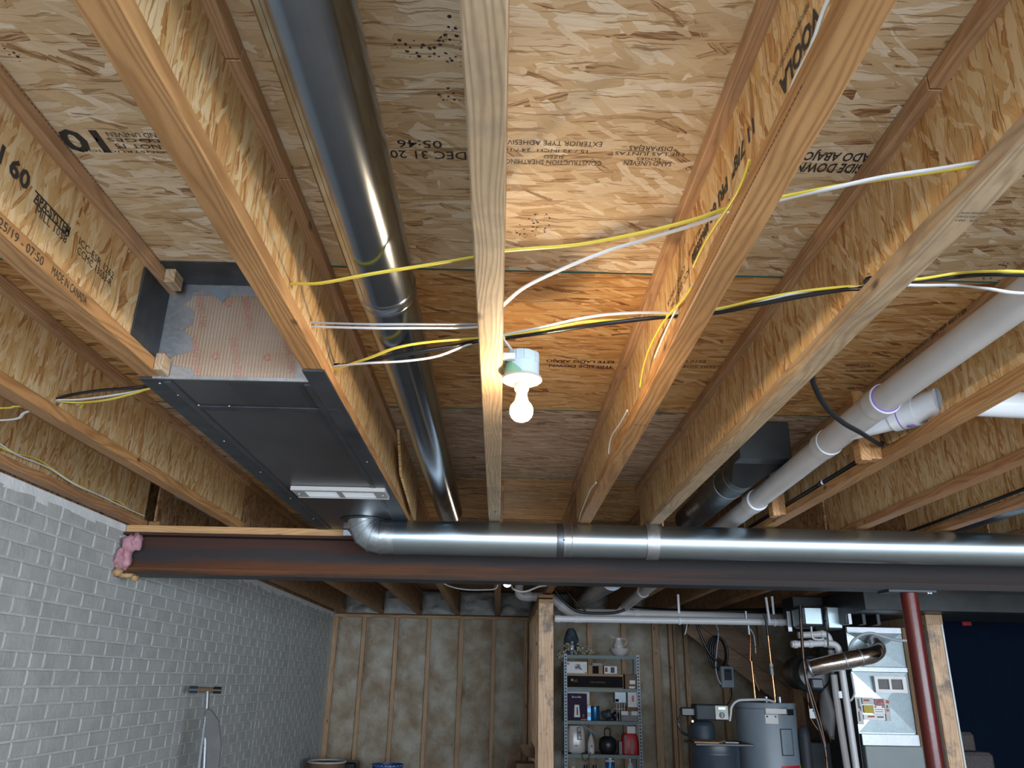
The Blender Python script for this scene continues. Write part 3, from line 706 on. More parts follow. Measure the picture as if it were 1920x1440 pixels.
m.box(gx0, gx1, gy0, gy0+.022, gz, .7935); m.box(gx0, gx1, gy1-.006, gy1, gz, .7935); m.box(gx0, gx0+.055, gy0+.022, gy1-.006, gz+.002, .7935); m.box(gx1-.055, gx1, gy0+.022, gy1-.006, gz+.002, .7935); m.box(xm-.012, xm+.012, gy0+.022, gy1-.006, gz+.002, .7935)
m.build('frame', GRF, gr, bevel=.0015)
for a, b in ((gx0+.055, xm-.012), (xm+.012, gx1-.055)):
    m = MB()
    for i in range(9): m.obox(((a+b)/2, gy0+.03+.0135*i, gz+.010), ((b-a)/2, 0, 0), (0, .0048, .0072), (0, -.0005, .0004))
    m.build('louvre_panel', GRL, gr, smooth=0)
for sx in (gx0+.02, gx1-.02): MB().lathe([(.005, .002), (.004, -.002)], (sx, 3.53, gz+.001), n=10).build('screw', FOIL, gr)

# ================================================================== round ducts
def ring(m, c, ax, r, wd, h_): m.lathe([(r, -wd), (r+h_, -wd*.6), (r+h_, wd*.6), (r, wd)], c, ax, 40)
pa = thing('round_duct_pipe', 'grey round metal duct hanging between two joists, running away from the camera', 'duct', (-.311, 1.4, .872))
cxp, czp, rp = -.311, .948, .0765
MB().tube([(cxp, -2.55, czp), (cxp, 1.80, czp)], rp, 48).build('pipe', GALV_P, pa, smooth=.9)
MB().tube([(cxp, 1.78, czp), (cxp, 4.70, czp)], rp-.0012, 48).build('pipe', GALV_P, pa, smooth=.9)
m = MB(); ring(m, (cxp, 1.80, czp), (0, 1, 0), rp, .012, .002); ring(m, (cxp, 1.845, czp), (0, 1, 0), rp-.002, .010, .002); m.build('crimp_ring', GALV_P, pa, smooth=.9)
m = MB(); m.obox((cxp+rp*math.sin(-.72), -.8, czp-rp*math.cos(-.72)), (.006, 0, -.004), (0, 2.6, 0), (.0008, 0, .0008)); m.build('lengthwise_seam', GALV_P, pa)
hb = thing('beam_duct', 'shiny round metal duct running along the front of the rusty beam', 'duct', (1.2, 4.22, .62))
DY, DZ, DR = 4.22, .706, .0885
MB().tube([(-.535, DY, DZ), (.325, DY, DZ)], DR, 56, hint=(0, 0, 1)).build('pipe', GALV, hb, smooth=.9)
MB().tube([(.29, DY, DZ), (3.6, DY, DZ)], DR-.002, 56).build('pipe', GALV, hb, smooth=.9)
m = MB(); ring(m, (.31, DY, DZ), (1, 0, 0), DR-.001, .02, .003); m.build('joint_band', GALV_D, hb, smooth=.9)
m = MB(); m.lathe([(DR, -.02), (DR-.004, -.01), (DR-.004, .01), (DR, .02)], (.355, DY, DZ), (1, 0, 0), 48); m.build('crimped_end', GALV_W, hb, smooth=.9)
m = MB(); m.lathe([(DR-.01, -.036), (DR+.0015, -.036), (DR+.0015, .036), (DR-.01, .036)], (-.525, DY, DZ), (1, 0, 0), 48); m.box(-.561, -.489, DY-.02, DY-.018, DZ+.05, .7915); m.build('collar', GALV, hb, smooth=.9)
MB().lathe([(.005, 0), (.004, .003)], (.33, DY-DR, DZ-.012), (0, -1, 0), 8).build('screw', BLKM, hb)
# gored elbow turning up into the pan
m = MB(); R_ = .100; pvx, pvz = -.636, .806; path = []; sca = []
GP = [Vector((pvx-R_*math.cos(a), DY, pvz-R_*math.sin(a))) for a in [PI/2*g/4 for g in range(5)]]
MB().tube([Vector((pvx-R_, DY, .7925))]+GP+[Vector((-.535, DY, pvz-R_))], .0885, 48, hint=(0, 1, 0)).build('elbow', GALV_W, hb, smooth=.22)
for g, p in enumerate(GP):
    a = PI/2*g/4; m = MB(); ring(m, p, (math.sin(a), 0, -math.cos(a)), .088, .004, .0035); m.build('seam_ring', GALV, hb, smooth=.9)
MB().lathe([(.089, .787), (.12, .7905), (.12, .7915), (.088, .7915)], (pvx-R_, DY, 0), (0, 0, 1), 40).build('flange_ring', MASTIC, hb, smooth=.9)
# hanger strap
sx = .80
st = MB(); pts = [Vector((0, DY+.06, .799)), Vector((0, DY-.01, .799)), Vector((0, DY-.03, .795))]+[Vector((0, DY+(DR+.003)*math.cos(a), DZ+(DR+.003)*math.sin(a))) for a in [math.radians(120+5*i) for i in range(34)]]
vs = []
for p in pts: vs += [p+Vector((sx-.033, 0, 0)), p+Vector((sx+.033, 0, 0))]
st.add(vs, [(2*i, 2*i+1, 2*i+3, 2*i+2) for i in range(len(pts)-1)]).build('hanger_strap', FOIL, None, 'thin metal strap holding the shiny beam duct to a joist', 'strap', smooth=.9)
box(-.90, -.70, 4.515, 4.528, .757, .792).build('foil_wrap', FOIL, None, 'crinkled foil wrap on the sill plate left of the duct elbow', 'foil', bevel=.002)
# black boot and duct in the bay right of the weathered joist
bo = thing('duct_boot', 'dark metal duct boot with round pipe, beside the white drain pipe', 'duct', (1.14, 3.9, .87))
rc = [(1.035, 3.30, .93), (1.265, 3.30, .93), (1.265, 3.30, 1.098), (1.035, 3.30, 1.098)]
m = MB(); n = 32; c0 = Vector((1.135, 3.62, .944)); vs = []
for j in range(n):
    a = 2*PI*j/n+PI/4*5; u, v_ = math.cos(a), math.sin(a); k = 1/max(abs(u), abs(v_)); vs.append(Vector((1.15+.115*u*k, 3.42, 1.014+.084*v_*k)))
for j in range(n):
    a = 2*PI*j/n+PI/4*5; vs.append(c0+Vector((.077*math.cos(a), 0, .077*math.sin(a))))
m.add(vs, [(j, j+n, (j+1) % n+n, (j+1) % n) for j in range(n)]); m.build('transition', DUCTD, bo, smooth=.5)
box(1.035, 1.265, 3.32, 3.42, .93, 1.098).build('boot_box', DUCTD, bo, bevel=.003)
MB().tube([c0, (1.135, 3.85, .944)], .0775, 36).build('adjustable_collar', DUCTD, bo, smooth=.9)
MB().tube([(1.135, 3.83, .944), (1.13, 4.75, .935)], .076, 36).build('pipe', GALV_D, bo, smooth=.9)
m = MB(); ring(m, (1.135, 3.85, .944), (0, 1, 0), .0775, .004, .002); ring(m, (1.135, 3.68, .944), (0, 1, 0), .0765, .004, .002); m.build('bead', GALV, bo, smooth=.9)
MB().tube([(2.62, 1.5, .93), (2.62, 4.7, .93)], .09, 32).build('bay_duct', GALV_D, None, 'blue-grey round duct at the far right edge between the last joists', 'duct', smooth=.9)
bd = thing('round_duct', 'dark blue round duct end in the bay above the left end of the beam', 'duct', (-1.74, 4.4, .86)); MB().tube([(-1.74, 4.30, .985), (-1.74, 4.8, .985)], .088, 32).build('pipe', GALV_D, bd, smooth=.9); m = MB(); ring(m, (-1.74, 4.31, .985), (0, 1, 0), .088, .005, .002); m.build('rim', GALV_D, bd)

# ================================================================== white drain pipes
def pvc(path, r, name, parent, mat=PVC, n=32): return MB().tube(path, r, n).build(name, mat, parent, smooth=.9)
dp = thing('drain_pipe', 'white plastic drain pipe with wye fitting crossing the right-hand joist bay', 'pipe', (1.27, 3.0, .85))
pvc([(1.264, -2.55, .902), (1.264, 2.62, .899)], .0447, 'pipe', dp, PVC_G)
pvc([(1.266, 2.80, .893), (1.276, 3.92, .868)], .0475, 'pipe', dp, PVC_G)
pvc([(1.276, 3.88, .866), (1.285, 4.66, .857), (1.28, 8.25, .735)], .0475, 'pipe', dp, PVC_G)
pvc([(1.264, 2.47, .899), (1.266, 2.98, .891)], .0495, 'wye_body', dp, PVC_G)
def cup(c, ax, r, ln, parent, name='hub', mat=PVC_B): return MB().lathe([(r-.007, 0), (r, 0), (r, ln), (r-.006, ln)], c, ax, 36).build(name, mat, parent, smooth=.7)
cup((1.264, 2.445, .899), (0, 1, 0), .0535, .065, dp, mat=PVC_G); cup((1.266, 2.99, .891), (0, -1, 0), .0535, .065, dp, mat=PVC_G)
MB().lathe([(.0449, 0), (.0525, 0), (.0525, .003), (.0449, .003)], (1.264, 2.442, .899), (0, 1, 0), 36).build('hub_rim', PVC_B, dp)
MB().lathe([(.0452, -.001), (.049, -.001), (.049, .002), (.0452, .002)], (1.264, 2.440, .899), (0, 1, 0), 36).build('primer_ring', PRIMER, dp)
MB().lathe([(.0477, 0), (.0535, 0), (.0535, .003), (.0477, .003)], (1.266, 2.925, .891), (0, -1, 0), 36).build('hub_rim', PVC_B, dp)
b0, b1, b2 = Vector((1.268, 2.74, .890)), Vector((1.40, 2.565, .892)), Vector((1.43, 2.51, .895))
pvc([b0, b1], .046, 'branch', dp, PVC_B); cup(tuple(b1+(b0-b1)*.25), (b1-b0), .0525, .085, dp, mat=PVC_B); MB().tube([b1-(b1-b0)*.05, b1+(b1-b0)*.08], .0515, 32).build('branch_cap', PVC_B, dp, smooth=.7)
pvc([b1-(b1-b0)*.1, b1+(b1-b0)*.12, (1.436, 2.50, .903), (1.458, 2.475, .905)], .0447, 'branch_pipe', dp, PVC_B)
MB().lathe([(.0528, .030), (.0531, .034)], tuple(b1+(b0-b1)*.25), (b1-b0), 36).build('primer_ring', PRIMER, dp)
blob(b1+Vector((-.01, -.02, -.054)), (.014, .012, .003), 'primer_drip', PRIMER, dp, 11)
cup((1.274, 3.86, .8675), (0, 1, 0), .0545, .09, dp, mat=PVC_G); MB().lathe([(.0477, 0), (.0545, 0), (.0545, .003), (.0477, .003)], (1.274, 3.858, .8675), (0, 1, 0), 36).build('hub_rim', PVC_B, dp)
pvc([(1.455, 2.475, .905), (1.905, 2.475, .893)], .0447, 'side_pipe', dp, PVC_B)
# wooden blocks holding the drain pipe
hk = thing('pipe_support', 'pair of short upright boards nailed to the joist beside the white wye', 'block', (1.37, 2.83, .79))
box(1.328, 1.368, 2.81, 2.865, .79, 1.0635).build('board', FL, hk, bevel=.002); box(1.369, 1.4165, 2.825, 2.88, .80, 1.0635).build('board', FL, hk, bevel=.002)
hk = thing('pipe_support', 'small upright board under the pipe coupling, next to the beam duct', 'block', (1.37, 3.9, .79)); box(1.345, 1.38, 3.86, 3.92, .79, 1.06).build('board', FL, hk, bevel=.002); box(1.381, 1.4165, 3.875, 3.935, .80, 1.06).build('board', FL, hk, bevel=.002)
# black gas hose
pts = [(.832, 1.98, .90), (.90, 2.13, .872), at(1525, 718, Z=.855), at(1548, 762, Z=.83), at(1580, 792, Z=.815), at(1615, 812, Z=.815), at(1648, 833, Z=.84), (1.425, 2.83, .862)]
MB().tube(spline(pts), .0085, 12).build('black_hose', RUB, None, 'thick black hose sagging across the bay under the white drain pipe', 'hose', smooth=.9)
hb2 = thing('black_line', 'thin black line with a joint, lying along the joist flange behind the wood blocks', 'cable', (1.41, 3.6, .84))
MB().tube(spline([(1.428, 2.95, .852), (1.425, 3.3, .85), (1.424, 3.8, .85), (1.424, 4.5, .85)]), .0095, 12).build('line', RUB, hb2, smooth=.9); m = MB(); ring(m, (1.424, 3.42, .850), (0, 1, 0), .009, .02, .005); m.build('joint', BLKM, hb2); m = MB(); ring(m, (1.424, 3.40, .850), (0, 1, 0), .009, .004, .006); m.build('clamp', FOIL, hb2)
MB().tube(spline([(2.36, 1.8, .865), (2.362, 3.0, .860), (2.36, 3.8, .852), (2.358, 4.55, .85)]), .008, 10).build('black_cable', RUB, None, 'black cable lying on the flange of the joist at far right', 'cable', smooth=.9)

# ================================================================== house wiring
def wire(pts, mat, label, wd=.0125, ht=.0055, cat='cable', name='electric_cable', hint=(0, 0, 1), k=8):
    P = [at(p[0], p[1], Z=p[2]) if len(p) == 3 and max(abs(p[0]), abs(p[1])) > 20 else Vector(p) for p in pts]
    return MB().sweep(spline(P, k), flat(wd, ht), hint).build(name, mat, None, label, cat, 'wiring through the joists', smooth=1.2)
LO = .858
wire([(-.60, 1.80, .9), (541, 534, .9), (600, 531, .875), (700, 513, LO), (800, 497, .87), (888, 482, .898), (948, 470, .9), (1080, 459, .895), (1200, 437, .89), (1300, 412, .893), (1366, 390, .9), (1466, 369, .9), (1560, 351, .885), (1650, 336, .880), (1750, 322, .868), (1834, 311, .852), (.823, 1.15, .860), (1960, 290, .87)], YEL, 'yellow cable highest of all, crossing from the left joist to the far right one')
wire([(-.60, 1.965, .9), (583, 612, .9), (690, 615, LO), (770, 615, LO), (895, 613, .9), (920, 596, .9), (947, 569, .9), (985, 538, .895), (1060, 502, .89), (1140, 470, .895), (1200, 452, .905), (1290, 425, .90), (1366, 399, .9), (1466, 374, .9), (1560, 353, .883), (1650, 333, .878), (1750, 318, .868), (1834, 305, .854), (.823, 1.146, .864), (1960, 285, .87)], WHT, 'white cable that rises right of the middle joist and joins the highest yellow one')
wire([(-.60, 1.955, .905), (583, 605, .9), (690, 608, .86), (770, 608, .86), (900, 608, .902)], GRY, 'short grey cable crossing in front of the round metal duct', wd=.010)
wire([at(102, 754, Z=.872), (112, 753, .872), (150, 755, .88), (200, 750, .87), (250, 738, .872), (285, 728, .885), (-1.017, 2.445, .9), (-.75, 2.36, .9), (-.532, 2.285, .9), (628, 692, .89), (690, 672, .862), (740, 653, .855), (800, 642, .865), (895, 634, .9), (945, 631, .9), (1010, 620, .89), (1100, 603, .886), (1200, 598, .892), (1268, 587, .9), (1345, 579, .9), (1420, 562, .888), (1500, 547, .884), (1580, 538, .872), (1622, 536, .856), (.823, 1.578, .864), (1715, 524, .87), (1790, 513, .89), (1850, 509, .852), (1925, 510, .838), (1.40, 1.56, .88), (1.50, 1.57, .9)], YEL, 'yellow cable of the lower bundle, passing beside the light bulb box')
wire([at(102, 752, Z=.872), (112, 750, .872), (150, 749, .885), (200, 743, .878), (250, 735, .88), (285, 728, .892), (-1.017, 2.44, .903), (-.75, 2.36, .903), (-.532, 2.288, .897), (628, 687, .89), (690, 681, .856), (760, 677, .848), (820, 668, .858), (870, 649, .885), (895, 642, .9), (945, 628, .903), (1010, 615, .895), (1100, 595, .89), (1180, 587, .893), (1268, 586, .9), (1345, 583, .898), (1400, 574, .886), (1480, 552, .884), (1560, 543, .878), (1622, 538, .852), (.823, 1.582, .858), (1715, 535, .865), (1790, 535, .886), (1850, 541, .846), (1925, 550, .836), (1.40, 1.62, .88), (1.50, 1.60, .892)], WHT, 'white cable of the lower bundle, twisting over the yellow one')
wire([at(100, 750, Z=.875), (110, 747, .878), (130, 741, .882), (180, 733, .888), (240, 728, .888), (285, 723, .9), (-1.017, 2.435, .909), (-.75, 2.36, .91), (-.532, 2.28, .908), (640, 685, .90), (700, 674, .868), (770, 662, .86), (840, 651, .875), (895, 640, .902), (945, 634, .896), (1010, 625, .886), (1110, 610, .88), (1200, 599, .888), (1268, 592, .897), (1345, 586, .893), (1420, 571, .88), (1500, 556, .876), (1580, 543, .868), (1622, 539, .85), (.823, 1.574, .868), (1715, 526, .875), (1790, 519, .893), (1850, 514, .858), (1925, 515, .847), (1.40, 1.57, .89), (1.50, 1.58, .91)], BLK, 'black cable of the lower bundle, twisted along the white one', wd=.014, ht=.011)
wire([(-2.055, 2.6, .90), (-2.052, 3.05, .875), (-2.05, 3.25, .858), (-2.052, 3.5, .866), (-2.05, 3.75, .846), (-2.052, 4.0, .85), (-2.052, 4.25, .848), (-2.055, 4.55, .852)], WHT, 'white cable stapled along the joist on top of the grey wall', wd=.013)
wire([(-2.056, 2.6, .885), (-2.053, 3.0, .868), (-2.051, 3.2, .856), (-2.054, 3.42, .88), (-2.05, 3.7, .853), (-2.053, 4.05, .852), (-2.056, 4.22, .866), (-2.054, 4.32, .852), (-2.056, 4.5, .85)], YEL, 'yellow cable looping beside the white one above the grey wall', wd=.011)
wire([(-1.51, 2.70, .9), (-1.56, 2.72, .885), (36, 762, .875), (10, 765, .872), (-1.95, 2.66, .87), (-2.08, 2.6, .90)], YEL, 'yellow cable at the left edge between the two wall-side joists', wd=.012)
wire([(-1.51, 2.68, .895), (55, 771, .872), (35, 784, .862), (0, 788, .86), (-1.95, 2.80, .865), (-2.08, 2.85, .90)], WHT, 'white cable at the left edge curving below a yellow one', wd=.012)
# cables lying along the web of the joist right of the bulb
def along(pp, X, mat, label, wd=.010):
    MB().sweep(spline([at(a, b, X=X) for a, b in pp]), flat(wd, .005), (1, 0, 0)).build('electric_cable', mat, None, label, 'cable', 'wiring through the joists', smooth=1.2)
along([(1590, -60), (1548, 10), (1520, 90), (1490, 150), (1478, 185)], .420, WHT, 'white cable end standing on the flange at top right of frame')
along([(1610, -60), (1562, 15), (1530, 80), (1508, 115)], .421, YEL, 'yellow cable end at top right of frame, beside a white one', .014)
along([(1405, 300), (1392, 340), (1372, 378), (1340, 425), (1318, 462), (1300, 500)], .418, YEL, 'thin yellow cable lying in the flange corner above the lower bundle', .008)
along([(1296, 540), (1275, 568), (1252, 592), (1235, 618), (1218, 652), (1206, 690), (1200, 725)], .417, YEL, 'yellow cable bending down from the bundle along the web, right of the bulb')
along([(1300, 535), (1278, 562), (1258, 600), (1240, 640), (1228, 670)], .421, WHT, 'white cable tucked behind the bending yellow one right of the bulb', .008)
along([(1176, 770), (1162, 795), (1146, 820), (1141, 850)], .416, WHT, 'short white cable loop on the flange below the bulb level', .009)
along([(1118, 905), (1107, 918), (1098, 940), (1090, 960), (1085, 978)], .416, WHT, 'white cable loop on the flange just above the beam duct', .009)

# ================================================================== bulb fixtures
COVER = plain('lamp_cover', (.40, .385, .35), .45, var=.03)
bx, by_ = .0475, 2.02
lf = thing('lamp_holder', 'pale round ceiling box with lamp holder fixed to the middle joist', 'lamp', (bx, by_, .74))
MB().lathe([(.0475, .780), (.0475, .846), (.043, .850), (.0, .850)], (bx, by_, 0), n=40).build('junction_box', BOXBL, lf, smooth=.7)
m = MB()
for a in (-2.2, -1.75, -1.3, -.6): m.obox((bx+.0478*math.cos(a), by_+.0478*math.sin(a), .833), (-math.sin(a)*.009, math.cos(a)*.009, 0), (0, 0, .014), (math.cos(a)*.0012, math.sin(a)*.0012, 0))
m.build('knockout', BOXBL, lf, bevel=.0006)
box(-.006, .028, by_-.058, by_-.040, .812, .830).build('bracket', WPL, lf, bevel=.001)
m = MB()
for i in range(9):
    a = math.radians(188+10*i); m.v += [Vector((bx+.0482*math.cos(a), by_+.0482*math.sin(a), .782)), Vector((bx+.0482*math.cos(a), by_+.0482*math.sin(a), .822-.012*(i/8)**2*3))]
m.f = [(2*i, 2*i+2, 2*i+3, 2*i+1) for i in range(8)]; m.build('green_clip', GRN, lf, smooth=.9)
MB().lathe([(.052, .7805), (.0555, .778), (.0555, .772), (.052, .769), (.043, .7675), (.042, .766), (.034, .7655), (.033, .764), (.021, .762), (.020, .745), (.0165, .738), (.0, .738)], (bx, by_, 0), n=44).build('cover_plate', COVER, lf, smooth=.6)
for a in (0, PI): MB().lathe([(.004, 0), (.003, -.0015)], (bx+.042*math.cos(a+.3), by_+.042*math.sin(a+.3), .7668), n=8).build('screw', FOIL, lf)
lb = thing('light_bulb', 'lit round light bulb screwed into the pale lamp holder', 'bulb', (bx, by_, .652))
MB().lathe([(.0155, .740), (.0155, .730), (.0185, .716), (.024, .704)], (bx, by_, 0), n=32).build('bulb_neck', WPL, lb, smooth=.9)
MB().lathe([(.024, .704), (.0288, .697), (.0315, .687), (.031, .677), (.0275, .667), (.020, .659), (.010, .6545), (.0, .653)], (bx, by_, 0), n=36).build('globe', BULB_M, lb, smooth=2)
wire([(945, 632, .897), (-.004, 2.0, .885), (953, 648, .87), (968, 668, .855), (977, 682, .832)], WHT, 'short white cord from the joist hole into the pale lamp box', wd=.009, ht=.005)
b2c = at(951, 1093, Y=6.0)
lb2 = thing('light_bulb', 'small lit bulb just visible under the steel beam', 'bulb', (b2c.x, 6.0, b2c.z-.04))
MB().lathe([(.014, .05), (.024, .02), (.03, 0), (.026, -.016), (.015, -.028), (0, -.032)], b2c, n=28).build('globe', BULB_M2, lb2, smooth=2)
MB().lathe([(.05, .10), (.05, .085), (.02, .08), (.018, .05), (0, .05)], b2c, n=28).build('lamp_holder', WPL, lb2, smooth=.7)

# ================================================================== behind the beam: pipes on the far side
np_ = thing('waste_pipe', 'straight white waste pipe, lower of two, above the wire shelf', 'pipe', (2, 7.7, .6))
a_, b_ = at(1040, 1160, Y=7.7), at(1478, 1167, Y=7.7)
pvc([a_, b_], .031, 'pipe', np_, PVC)
for px in (1043, 1077, 1083, 1460): p = a_+(b_-a_)*((px-1040)/438); cup(tuple(p), (1, 0, 0), .035, .035, np_, mat=PVC)
rp_ = thing('waste_pipe', 'white waste pipe behind the lower one, with bends near the stud wall', 'pipe', (2, 8.3, .6))
Q = lambda x_, y_, Y_=8.3: at(x_, y_, Y=Y_)
pvc(spline([Q(974, 1096), Q(973, 1110), Q(980, 1118), Q(1000, 1119), Q(1030, 1120), Q(1048, 1132), Q(1066, 1146), Q(1082, 1150), Q(1120, 1150), Q(1250, 1153), Q(1380, 1157), Q(1478, 1160)]), .044, 'pipe', rp_, PVC_G)
for x_, y_, ax in ((985, 1118, (1, 0, 0)), (1050, 1134, (1, 0, -.7)), (1160, 1151, (1, 0, 0)), (1188, 1152, (1, 0, 0))): cup(tuple(Q(x_, y_)), ax, .051, .06, rp_, mat=PVC)
pvc(spline([(1.28, 8.2, .737), (1.275, 8.27, .72), Q(1163, 1148)]), .047, 'pipe', rp_, PVC_G)
cup((1.28, 7.2, .772), (0, 1, 0), .055, .08, dp, mat=PVC_B)
MB().tube([at(1148, 1086, Y=5.4), at(1088, 1128, Y=9.6)], .075, 24).build('far_duct', GALV_D, None, 'grey round duct between far joists above the wire shelf', 'duct', smooth=.9)
m = MB(); c = at(1274, 1158, Y=7.69); m.lathe([(.034, -.01), (.037, -.01), (.037, .01), (.034, .01)], (c.x, 7.7, at(1274, 1164, Y=7.7).z), (1, 0, 0), 24); m.box(c.x-.01, c.x+.01, 7.695, 7.705, c.z+.04, .80)
m.build('pipe_hanger', PVC_B, None, 'white hanger loop around the lower waste pipe above the stud gap', 'hanger', smooth=.8)
m = MB(); c = at(1452, 1160, Y=7.69); m.lathe([(.034, -.01), (.037, -.01), (.037, .01), (.034, .01)], (c.x, 7.7, at(1452, 1167, Y=7.7).z), (1, 0, 0), 24); m.box(c.x-.01, c.x+.01, 7.695, 7.705, c.z+.04, .80)
m.build('pipe_hanger', PVC_B, None, 'white hanger loop around the lower waste pipe near the foil ducts', 'hanger', smooth=.8)
m = MB(); c = at(1480, 1165, Y=7.6); m.obox(c, (.018, 0, 0), (0, .003, 0), (0, 0, .09)); m.build('pipe_strap', FOIL, None, 'shiny perforated strap at the right end of the waste pipes', 'strap')
m = MB(); m.tube([at(1436, 1120, Y=7.5), at(1443, 1168, Y=7.5)], .012, 12); m.build('thin_pipe', PVC_B, None, 'thin white upright pipe crossing in front of the waste pipes', 'pipe', smooth=.9)
def line(pp, Y_, r, mat, name, label, cat='cable', k=8):
    return MB().tube(spline([p if isinstance(p, Vector) else at(p[0], p[1], Y=(p[2] if len(p) > 2 else Y_)) for p in pp], k), r, 10).build(name, mat, None, label, cat, smooth=.9)
line([(1035, 1095), (1050, 1120), (1075, 1142), (1100, 1149), (1150, 1149), (1172, 1143)], 7.9, .014, BLK, 'black_hose', 'black hose drooping over the waste pipe beside the bright stud', 'hose')
line([Vector((.955, 7.9, .803)), (1062, 1098), (1074, 1122), (1098, 1146)], 8.0, .009, BLK, 'black_cable', 'thin black cable dropping to the drooping hose near the bright stud')
line([(1172, 1140), (1250, 1146), (1330, 1147), (1420, 1146), (1500, 1142)], 8.6, .030, BLK, 'pipe_insulation', 'thick black insulated line running level above the waste pipes', 'pipe')
line([Vector((-.545, 6.8, .803)), (840, 1098), (870, 1105), (905, 1106), (930, 1103), Vector((-.02, 6.8, .803))], 6.8, .006, GRY, 'electric_cable', 'thin grey cable sagging between far joists left of the small bulb')
line([b2c+Vector((.01, .02, .09)), (958, 1096), (965, 1106), (985, 1109), (1010, 1100), (1028, 1096), Vector((.47, 6.6, .803))], 6.6, .008, GRY, 'electric_cable', 'grey cable hanging beside the small bulb under the beam')
line([(1290, 1156), (1287, 1178), (1284, 1190)], 8.3, .007, GRY, 'electric_cable', 'short grey cable hanging below the waste pipes over a stud')
line([(1305, 1168), (1315, 1195), (1330, 1225), (1345, 1240)], 9.2, .014, BLK, 'black_cable', 'pair of black cables running down to the coil on the far wall')
cc = at(1344, 1224, Y=9.3); m = MB()
for q in range(4):
    pts = [cc+Vector(((.098-.008*q)*math.cos(2*PI*i/28)+.012*q, -.012*q, (.175-.006*q)*math.sin(2*PI*i/28))) for i in range(29)]; m.tube(pts, .012, 8, hint=(0, 1, 0))
m.build('cable_coil', BLK, None, 'oval coil of black cable hanging on the far studs', 'cable', smooth=.9)
line([(1341, 1167), (1347, 1186), (1344, 1220), (1342, 1250), (1346, 1272), (1352, 1283)], 9.2, .008, GRY, 'electric_cable', 'grey cable dropping in front of the black coil to the control box')
line([(1370, 1287), (1372, 1305), (1362, 1324, 7.66)], 9.24, .007, BLK, 'electric_cable', 'short dark cable below the silver control box')
def pb(px0, px1, py0, py1, Y_, dep):
    ym = (py0+py1)/2; x0_, x1_ = at(px0, ym, Y=Y_).x, at(px1, ym, Y=Y_).x; xm_ = (px0+px1)/2
    return [x0_, x1_, Y_, Y_+dep, at(xm_, py1, Y=Y_).z, at(xm_, py0, Y=Y_).z]
# stair stringers crossing behind the water heater
def diagboard(p0, p1, wd, Y_, name, label, mat=WOODB):
    a, b = at(*p0, Y=Y_), at(*p1, Y=Y_); d = (b-a); nrm = Vector((d.z, 0, -d.x)).normalized()
    return MB().obox((a+b)/2, d/2, nrm*wd/2, (0, .02, 0)).build(name, mat, None, label, 'stair stringer')
diagboard((1318, 1160), (1535, 1308), .20, 9.71, 'stair_stringer', 'upper diagonal board of the dark stair framing behind the water heater')
diagboard((1292, 1172), (1500, 1328), .20, 9.75, 'stair_stringer', 'lower diagonal board of the dark stair framing behind the water heater')
box(*pb(1494, 1512, 1284, 1440, 9.6, .09)[:4], FZ, pb(1494, 1512, 1284, 1440, 9.6, .09)[5]).build('stair_post', STUD, None, 'short wooden post holding the dark stair framing, right of the water heater', 'post')

# ================================================================== wire-posted shelf unit and what stands on it
SY = 9.50
sh = thing('shelf_unit', 'grey-green slotted metal shelf unit against the far stud wall', 'shelf', (at(1130, 1330, Y=SY).x, 9.7, FZ))
sx0, sx1 = at(1058, 1330, Y=SY).x, at(1202, 1330, Y=SY).x
SZ = [at(1130, y_, Y=SY).z for y_ in (1229, 1291, 1352, 1415)]; SZ += [SZ[-1]-.42, SZ[-1]-.80]
ztop = SZ[0]+.012
for xx, sgn in ((sx0, 1), (sx1, -1)):
    for yy, ys in ((SY, 1), (SY+.44, -1)):
        m = MB(); m.box(min(xx, xx+sgn*.034), max(xx, xx+sgn*.034), yy-.001, yy+.001, FZ, ztop); m.box(xx-.001, xx+.001, min(yy, yy+ys*.034), max(yy, yy+ys*.034), FZ, ztop)
        po = m.build('post', HEATER if yy == SY else SHELFM, sh, smooth=0)
        if yy == SY:
            m = MB(); z_ = FZ+.03
            while z_ < ztop-.03: m.box(xx+sgn*.009-.0, xx+sgn*.009+sgn*.016, yy-.0025, yy-.0012, z_, z_+.018) if sgn > 0 else m.box(xx-.025, xx-.009, yy-.0025, yy-.0012, z_, z_+.018); z_ += .034
            m.build('slots', HOLE, po, kind='stuff', smooth=0)
for z_ in SZ:
    m = MB(); m.box(sx0+.003, sx1-.003, SY+.003, SY+.437, z_-.004, z_); m.box(sx0+.003, sx1-.003, SY+.002, SY+.005, z_-.036, z_); m.build('shelf_board', SHELFM, sh, smooth=0)
for pa_, pb_ in (((sx0+.2, SZ[2]-.04), (sx0+.42, SZ[3]+.17)), ((sx1-.2, SZ[2]-.04), (sx1-.42, SZ[3]+.17))):
    p, q = Vector((pa_[0], SY+.445, pa_[1])), Vector((pb_[0], SY+.445, pb_[1])); MB().obox((p+q)/2, (q-p)/2, (.012, 0, .006), (0, .002, 0)).build('cross_brace', SHELFM, sh, smooth=0)
def it(cx0, cx1, cy0, k, Y_=SY+.03, dep=.2):
    """extent of an item from its place in a close look at the shelf; it stands on board k"""
    b = pb(1040+cx0/5.54, 1040+cx1/5.54, 1180+cy0/5.54, 1180+cy0/5.54+8, Y_, dep); return b[0], b[1], b[2], b[3], (SZ[k]+.0005 if isinstance(k, int) else k), b[5]
def carton(cx0, cx1, cy0, k, mat, label, Y_=SY+.03, dep=.2, name='box', cat='box', bevel=.003):
    b = it(cx0, cx1, cy0, k, Y_, dep); o = box(*b).build(name, mat, None, label, cat, bevel=bevel, smooth=0); o['ext'] = b; return o, b
